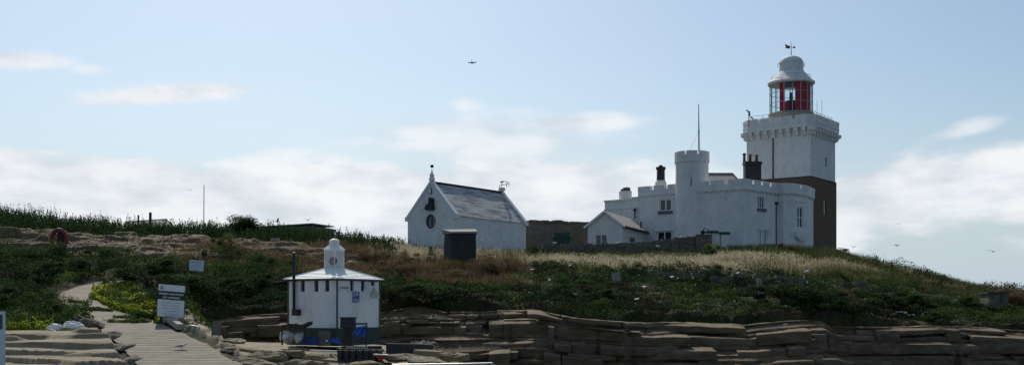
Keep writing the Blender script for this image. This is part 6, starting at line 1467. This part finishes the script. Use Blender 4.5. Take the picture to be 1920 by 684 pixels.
SH = [('tree', 461, 95, 4.6, 2.3, 'rounded green bush standing out above the weeds on the skyline'),
 ('dark', 285, 64, 4.0, 1.8, 'large dark bush behind the big notice board, left of the small notice'), ('dark', 350, 60, 3.4, 1.5, 'broad dark bush right behind the big black and white notice board'),
 ('dark', 400, 60, 3.6, 1.4, 'dark bush on the shaded bank between small notice and hut'), ('green', 425, 76, 2.4, 1.7, 'mid green bush under the rock outcrop right of the small notice'),
 ('pale', 424, 81, 2.2, 1.6, 'pale yellow-green tussock in the rocks below the skyline bush'), ('green', 490, 72, 3.0, 1.9, 'green bush on the bank left of the stovepipe'),
 ('dark', 470, 64, 3.0, 1.5, 'dark low bush over the shaded rock left of the hut roof'), ('dark', 545, 66, 3.2, 1.6, 'dark bush just behind the left eaves of the hut'),
 ('green', 40, 72, 4.0, 1.6, 'wide green bush at the far left below the rock outcrop'), ('dark', 165, 70, 3.0, 1.2, 'dark green bush just below the red life ring'),
 ('green', 215, 76, 3.0, 1.5, 'green bush on the bank right of the life ring'), ('dark', 60, 62, 3.8, 1.8, 'dark bush on the left bank above the path bend'), ('dark', 10, 56, 3.2, 1.7, 'dark bush at the left picture edge above the low rocks'),
 ('green', 78, 54, 2.4, 1.5, 'mid green bush left of the path bend'), ('dark', 100, 51.5, 1.8, 1.0, 'dark bush hiding the left edge of the path behind the white rocks'), ('pale', 45, 49.5, 1.6, .8, 'small yellow-green plant above the flat rocks at the left'),
 ('pale', 275, 69, 2.2, 1.0, 'pale feathery tuft where the path disappears uphill'), ('dark', 272, 50.9, 1.2, .6, 'low dark plant at the verge end left of the big notice'), ('green', 364, 48.6, .9, .4, 'small green tuft at the foot of the big notice right side'),
 ('brown', 770, 82, 2.8, 1.6, 'brown withered bush left of the dark hide'), ('spike', 808, 82, 1.5, 1.9, 'dark spiky plant beside the left of the dark hide'), ('brown', 760, 76, 3.0, 1.5, 'large brown bush on the slope below the white gable'),
 ('brown', 860, 77, 3.0, .9, 'brown bush at the foot of the dark hide'), ('brown', 925, 78, 3.0, 1.7, 'brown bush right of the foot of the dark hide'), ('brown', 690, 80, 2.6, 1.4, 'brown bush below the end of the tall weeds'), ('pale', 720, 83, 2.0, 1.1, 'pale dry tussock between tall weeds and white gable'),
 ('green', 820, 67, 4.5, 1.3, 'long low green bush above the cliff ledges below the brown bushes'), ('green', 940, 67, 4.2, 1.3, 'low green bush above the cliff left of the rounded cliff step'), ('dark', 740, 66, 3.6, 1.2, 'dark low bush right behind the hut eaves'),
 ('green', 1070, 74, 3.8, 1.4, 'green bush in the middle of the slope left of the leaning slab'), ('dark', 1120, 70, 3.8, 1.2, 'dark bush over the green slope below the leaning slab'), ('green', 1185, 82.5, 1.8, 1.2, 'green plant clump where straw grass meets the slope'),
 ('green', 1340, 83.2, 1.8, 1.1, 'green plant clump by the walking white gull'), ('dark', 1480, 72, 4.4, 1.9, 'large dark bush right of the thin leaning post'), ('dark', 1540, 70, 4.2, 1.8, 'dark bush above the blocky cliff top'), ('green', 1500, 76, 3.6, 1.3, 'green bush above the two dark bushes near the leaning post'),
 ('brown', 1560, 73, 2.8, 1.6, 'reddish brown bush among the dark bushes on the right slope'), ('dark', 1620, 74, 4.4, 1.7, 'dark bush under the right stone wall'), ('dark', 1700, 73, 4.6, 1.5, 'dark spreading bush right of the slope centre, below the slanting rock'), ('green', 1590, 69, 4.0, 1.1, 'low green bush on the cliff edge at the right'),
 ('green', 1760, 70, 3.4, 1.1, 'low green bush on the cliff edge left of the concrete box'), ('dark', 1800, 78, 2.6, 1.1, 'dark bush on the falling skyline left of the concrete box'), ('brown', 1905, 80, 2.6, 1.8, 'brown scrub right of the concrete box at the picture edge'), ('dark', 1840, 76, 3.4, 1.3, 'dark scrub at the left foot of the concrete box'),
 ('spike', 1912, 82, 1.4, 1.7, 'dark spiky plant on the skyline at the right picture edge'), ('spike', 1672, 93, 1.1, 1.3, 'thin dark spiky plant on the sloping skyline right of the tower'), ('spike', 1643, 98, .9, 1.2, 'small spiky plant on the skyline nearest the tower'), ('spike', 1765, 90, 1.0, 1.1, 'thin spiky plant halfway down the right skyline'), ('spike', 1724, 90, .9, 1.1, 'thin dark plant on the skyline above the slanting rock'),
 ('green', 1000, 99, 1.3, 1.1, 'small green shrub at the right corner of the white outbuilding'), ('brown', 1480, 103, 2.4, 1.0, 'tawny grass tussock under the house bay window'), ('pale', 1330, 101, 2.6, 1.2, 'yellow-green tussock in front of the stone pier'), ('pale', 1580, 104, 2.4, 1.0, 'tawny tussock right of the brown tower base')]
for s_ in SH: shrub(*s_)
# ------------------------------------------------------------------ sky, sun, camera
SUN_AZ, SUN_EL = R(-14), R(47)       # behind the island, slightly left
def world():
    w = bpy.data.worlds.new('World'); SC.world = w; w.use_nodes = True; nt = w.node_tree; L = nt.links.new
    bg = nt.nodes['Background']; bg.inputs[1].default_value = .10
    sky = N(nt, 'ShaderNodeTexSky', sky_type='NISHITA'); sky.sun_disc = False; sky.sun_elevation = SUN_EL; sky.sun_rotation = SUN_AZ; sky.air_density = 1.0; sky.dust_density = 1.6; sky.ozone_density = 1.6; sky.altitude = 10
    tc = N(nt, 'ShaderNodeTexCoord'); sp = N(nt, 'ShaderNodeSeparateXYZ'); L(tc.outputs['Generated'], sp.inputs[0])
    def M(op, a=None, b=None, c=None, clamp=False):
        n = N(nt, 'ShaderNodeMath', operation=op); n.use_clamp = clamp
        for i, v in enumerate((a, b, c)):
            if v is None: continue
            if isinstance(v, (int, float)): n.inputs[i].default_value = v
            else: L(v, n.inputs[i])
        return n.outputs[0]
    az = M('ARCTAN2', sp.outputs[0], sp.outputs[1]); el = M('ARCSINE', sp.outputs[2])
    def noise(sx, sy, scale, detail=6, rough=.6, off=0):
        cb = N(nt, 'ShaderNodeCombineXYZ'); L(M('MULTIPLY', az, sx), cb.inputs[0]); L(M('MULTIPLY', el, sy), cb.inputs[1]); cb.inputs[2].default_value = off
        n = N(nt, 'ShaderNodeTexNoise', Scale=scale, Detail=float(detail), Roughness=rough); L(cb.outputs[0], n.inputs['Vector']); return n.outputs[0]
    nA = noise(1, 3.2, 8, 6, .5); nB = noise(1, 2.4, 22, 5, .5, 3.3); nC = noise(1, 5, 4, 6, .55, 7.7)
    nn = M('ADD', M('MULTIPLY', nA, .72), M('MULTIPLY', nB, .28))
    def smooth(v, a, b):
        n = N(nt, 'ShaderNodeMapRange', interpolation_type='SMOOTHSTEP'); n.inputs[1].default_value = a; n.inputs[2].default_value = b; L(v, n.inputs[0]); return n.outputs[0]
    def pix(px, py): a = math.atan2(px - CX, FP); return a, math.atan((HZ - py) / FP * math.cos(a))
    def blob(px, py, rx, ry, tilt, rough, a, b, amp=1.0):
        a0, e0 = pix(px, py); ra, re = rx / FP, ry / FP
        da = M('SUBTRACT', az, a0); de = M('SUBTRACT', M('SUBTRACT', el, e0), M('MULTIPLY', da, tilt))
        da = M('DIVIDE', da, ra); de = M('DIVIDE', de, re)
        d = M('SUBTRACT', 1.0, M('SQRT', M('ADD', M('MULTIPLY', da, da), M('MULTIPLY', de, de))))
        v = M('ADD', d, M('MULTIPLY', M('SUBTRACT', nn, .5), rough)); return M('MULTIPLY', smooth(v, a, b), amp)
    bl = [blob(320, 176, 225, 26, .12, 1.3, .05, .75, 1), blob(240, 190, 190, 18, .08, 1.3, .05, .9, .7), blob(30, 112, 120, 24, .03, 1.6, .05, .8, .9), blob(168, 132, 60, 14, .0, 2.4, .1, .9, .5), blob(874, 196, 52, 22, .0, 2.0, .1, 1.0, .7),
          blob(900, 262, 360, 70, -.03, 1.3, .05, .75, .7), blob(1080, 232, 170, 30, .03, 1.2, .05, .7, .8),
          blob(100, 400, 640, 125, .0, 1.3, .02, .28, .97), blob(650, 395, 620, 105, .0, 1.3, .02, .32, .93), blob(1000, 375, 420, 110, .0, 1.5, .0, .5, .9),
          blob(1830, 345, 340, 85, .03, 1.7, .05, .55, .93), blob(1640, 370, 280, 105, .05, 2.2, .06, .5, .85), blob(1790, 250, 90, 22, .22, 2.2, .1, .9, .6), blob(2350, 360, 480, 110, .0, 2.0, .08, .5, .9), blob(-500, 330, 500, 150, 0, 3, .08, .6, .9)]
    m = bl[0]
    for b_ in bl[1:]: m = M('MAXIMUM', m, b_)
    # pale haze near the horizon and broken cloud over the rest of the sky
    hz = M('MULTIPLY', smooth(el, .20, .0), .85); rest = M('MULTIPLY', M('MULTIPLY', smooth(nC, .52, .72), smooth(el, .30, .45)), .55)
    m = M('MAXIMUM', m, rest)
    # cloud body: brighter tops, greyer folds
    sh = smooth(nn, .36, .60); cc = N(nt, 'ShaderNodeMix', data_type='RGBA'); cc.inputs[6].default_value = (*CLOUD_LO, 1); cc.inputs[7].default_value = (*CLOUD_HI, 1); L(sh, cc.inputs[0])
    tint = N(nt, 'ShaderNodeMix', data_type='RGBA', blend_type='MULTIPLY'); tint.inputs[0].default_value = 1; tint.inputs[7].default_value = (*SKY_TINT, 1); L(sky.outputs[0], tint.inputs[6])
    mx = N(nt, 'ShaderNodeMix', data_type='RGBA'); hm = N(nt, 'ShaderNodeMix', data_type='RGBA'); hm.inputs[7].default_value = (*HAZE, 1); L(hz, hm.inputs[0]); L(tint.outputs[2], hm.inputs[6]); L(m, mx.inputs[0]); L(hm.outputs[2], mx.inputs[6]); L(cc.outputs[2], mx.inputs[7])
    L(mx.outputs[2], bg.inputs[0])
HAZE = (5.3, 6.4, 7.5)
CLOUD_LO, CLOUD_HI, SKY_TINT = (6.4, 7.0, 7.7), (9.3, 9.4, 9.6), (.92, .99, 1.0)
world()
sl = bpy.data.lights.new('sun', 'SUN'); sl.energy = 3.6; sl.angle = R(.53); sl.color = (1, .95, .86)
so = bpy.data.objects.new('sun', sl); COL.objects.link(so)
dirv = Vector((math.sin(SUN_AZ) * math.cos(SUN_EL), math.cos(SUN_AZ) * math.cos(SUN_EL), math.sin(SUN_EL)))
so.rotation_euler = dirv.to_track_quat('Z', 'Y').to_euler(); so.location = dirv * 60
cam = bpy.data.cameras.new('camera'); cam.sensor_width = 36; cam.lens = FP / 1920 * 36; cam.shift_y = (HZ - 342) / 1920; cam.clip_end = 9000; cam.clip_start = .5
co = bpy.data.objects.new('camera', cam); COL.objects.link(co); co.location = (0, 0, EZ); co.rotation_euler = (PI / 2, 0, 0); SC.camera = co
SC.view_settings.view_transform = 'Standard'; SC.view_settings.look = 'None'; SC.view_settings.exposure = 0.0; SC.view_settings.gamma = 1; SC.view_settings.use_curve_mapping = False
SC.render.film_transparent = False
try: SC.cycles.use_denoising = True
except Exception: pass
SC.cycles.max_bounces = 8; SC.cycles.transparent_max_bounces = 12
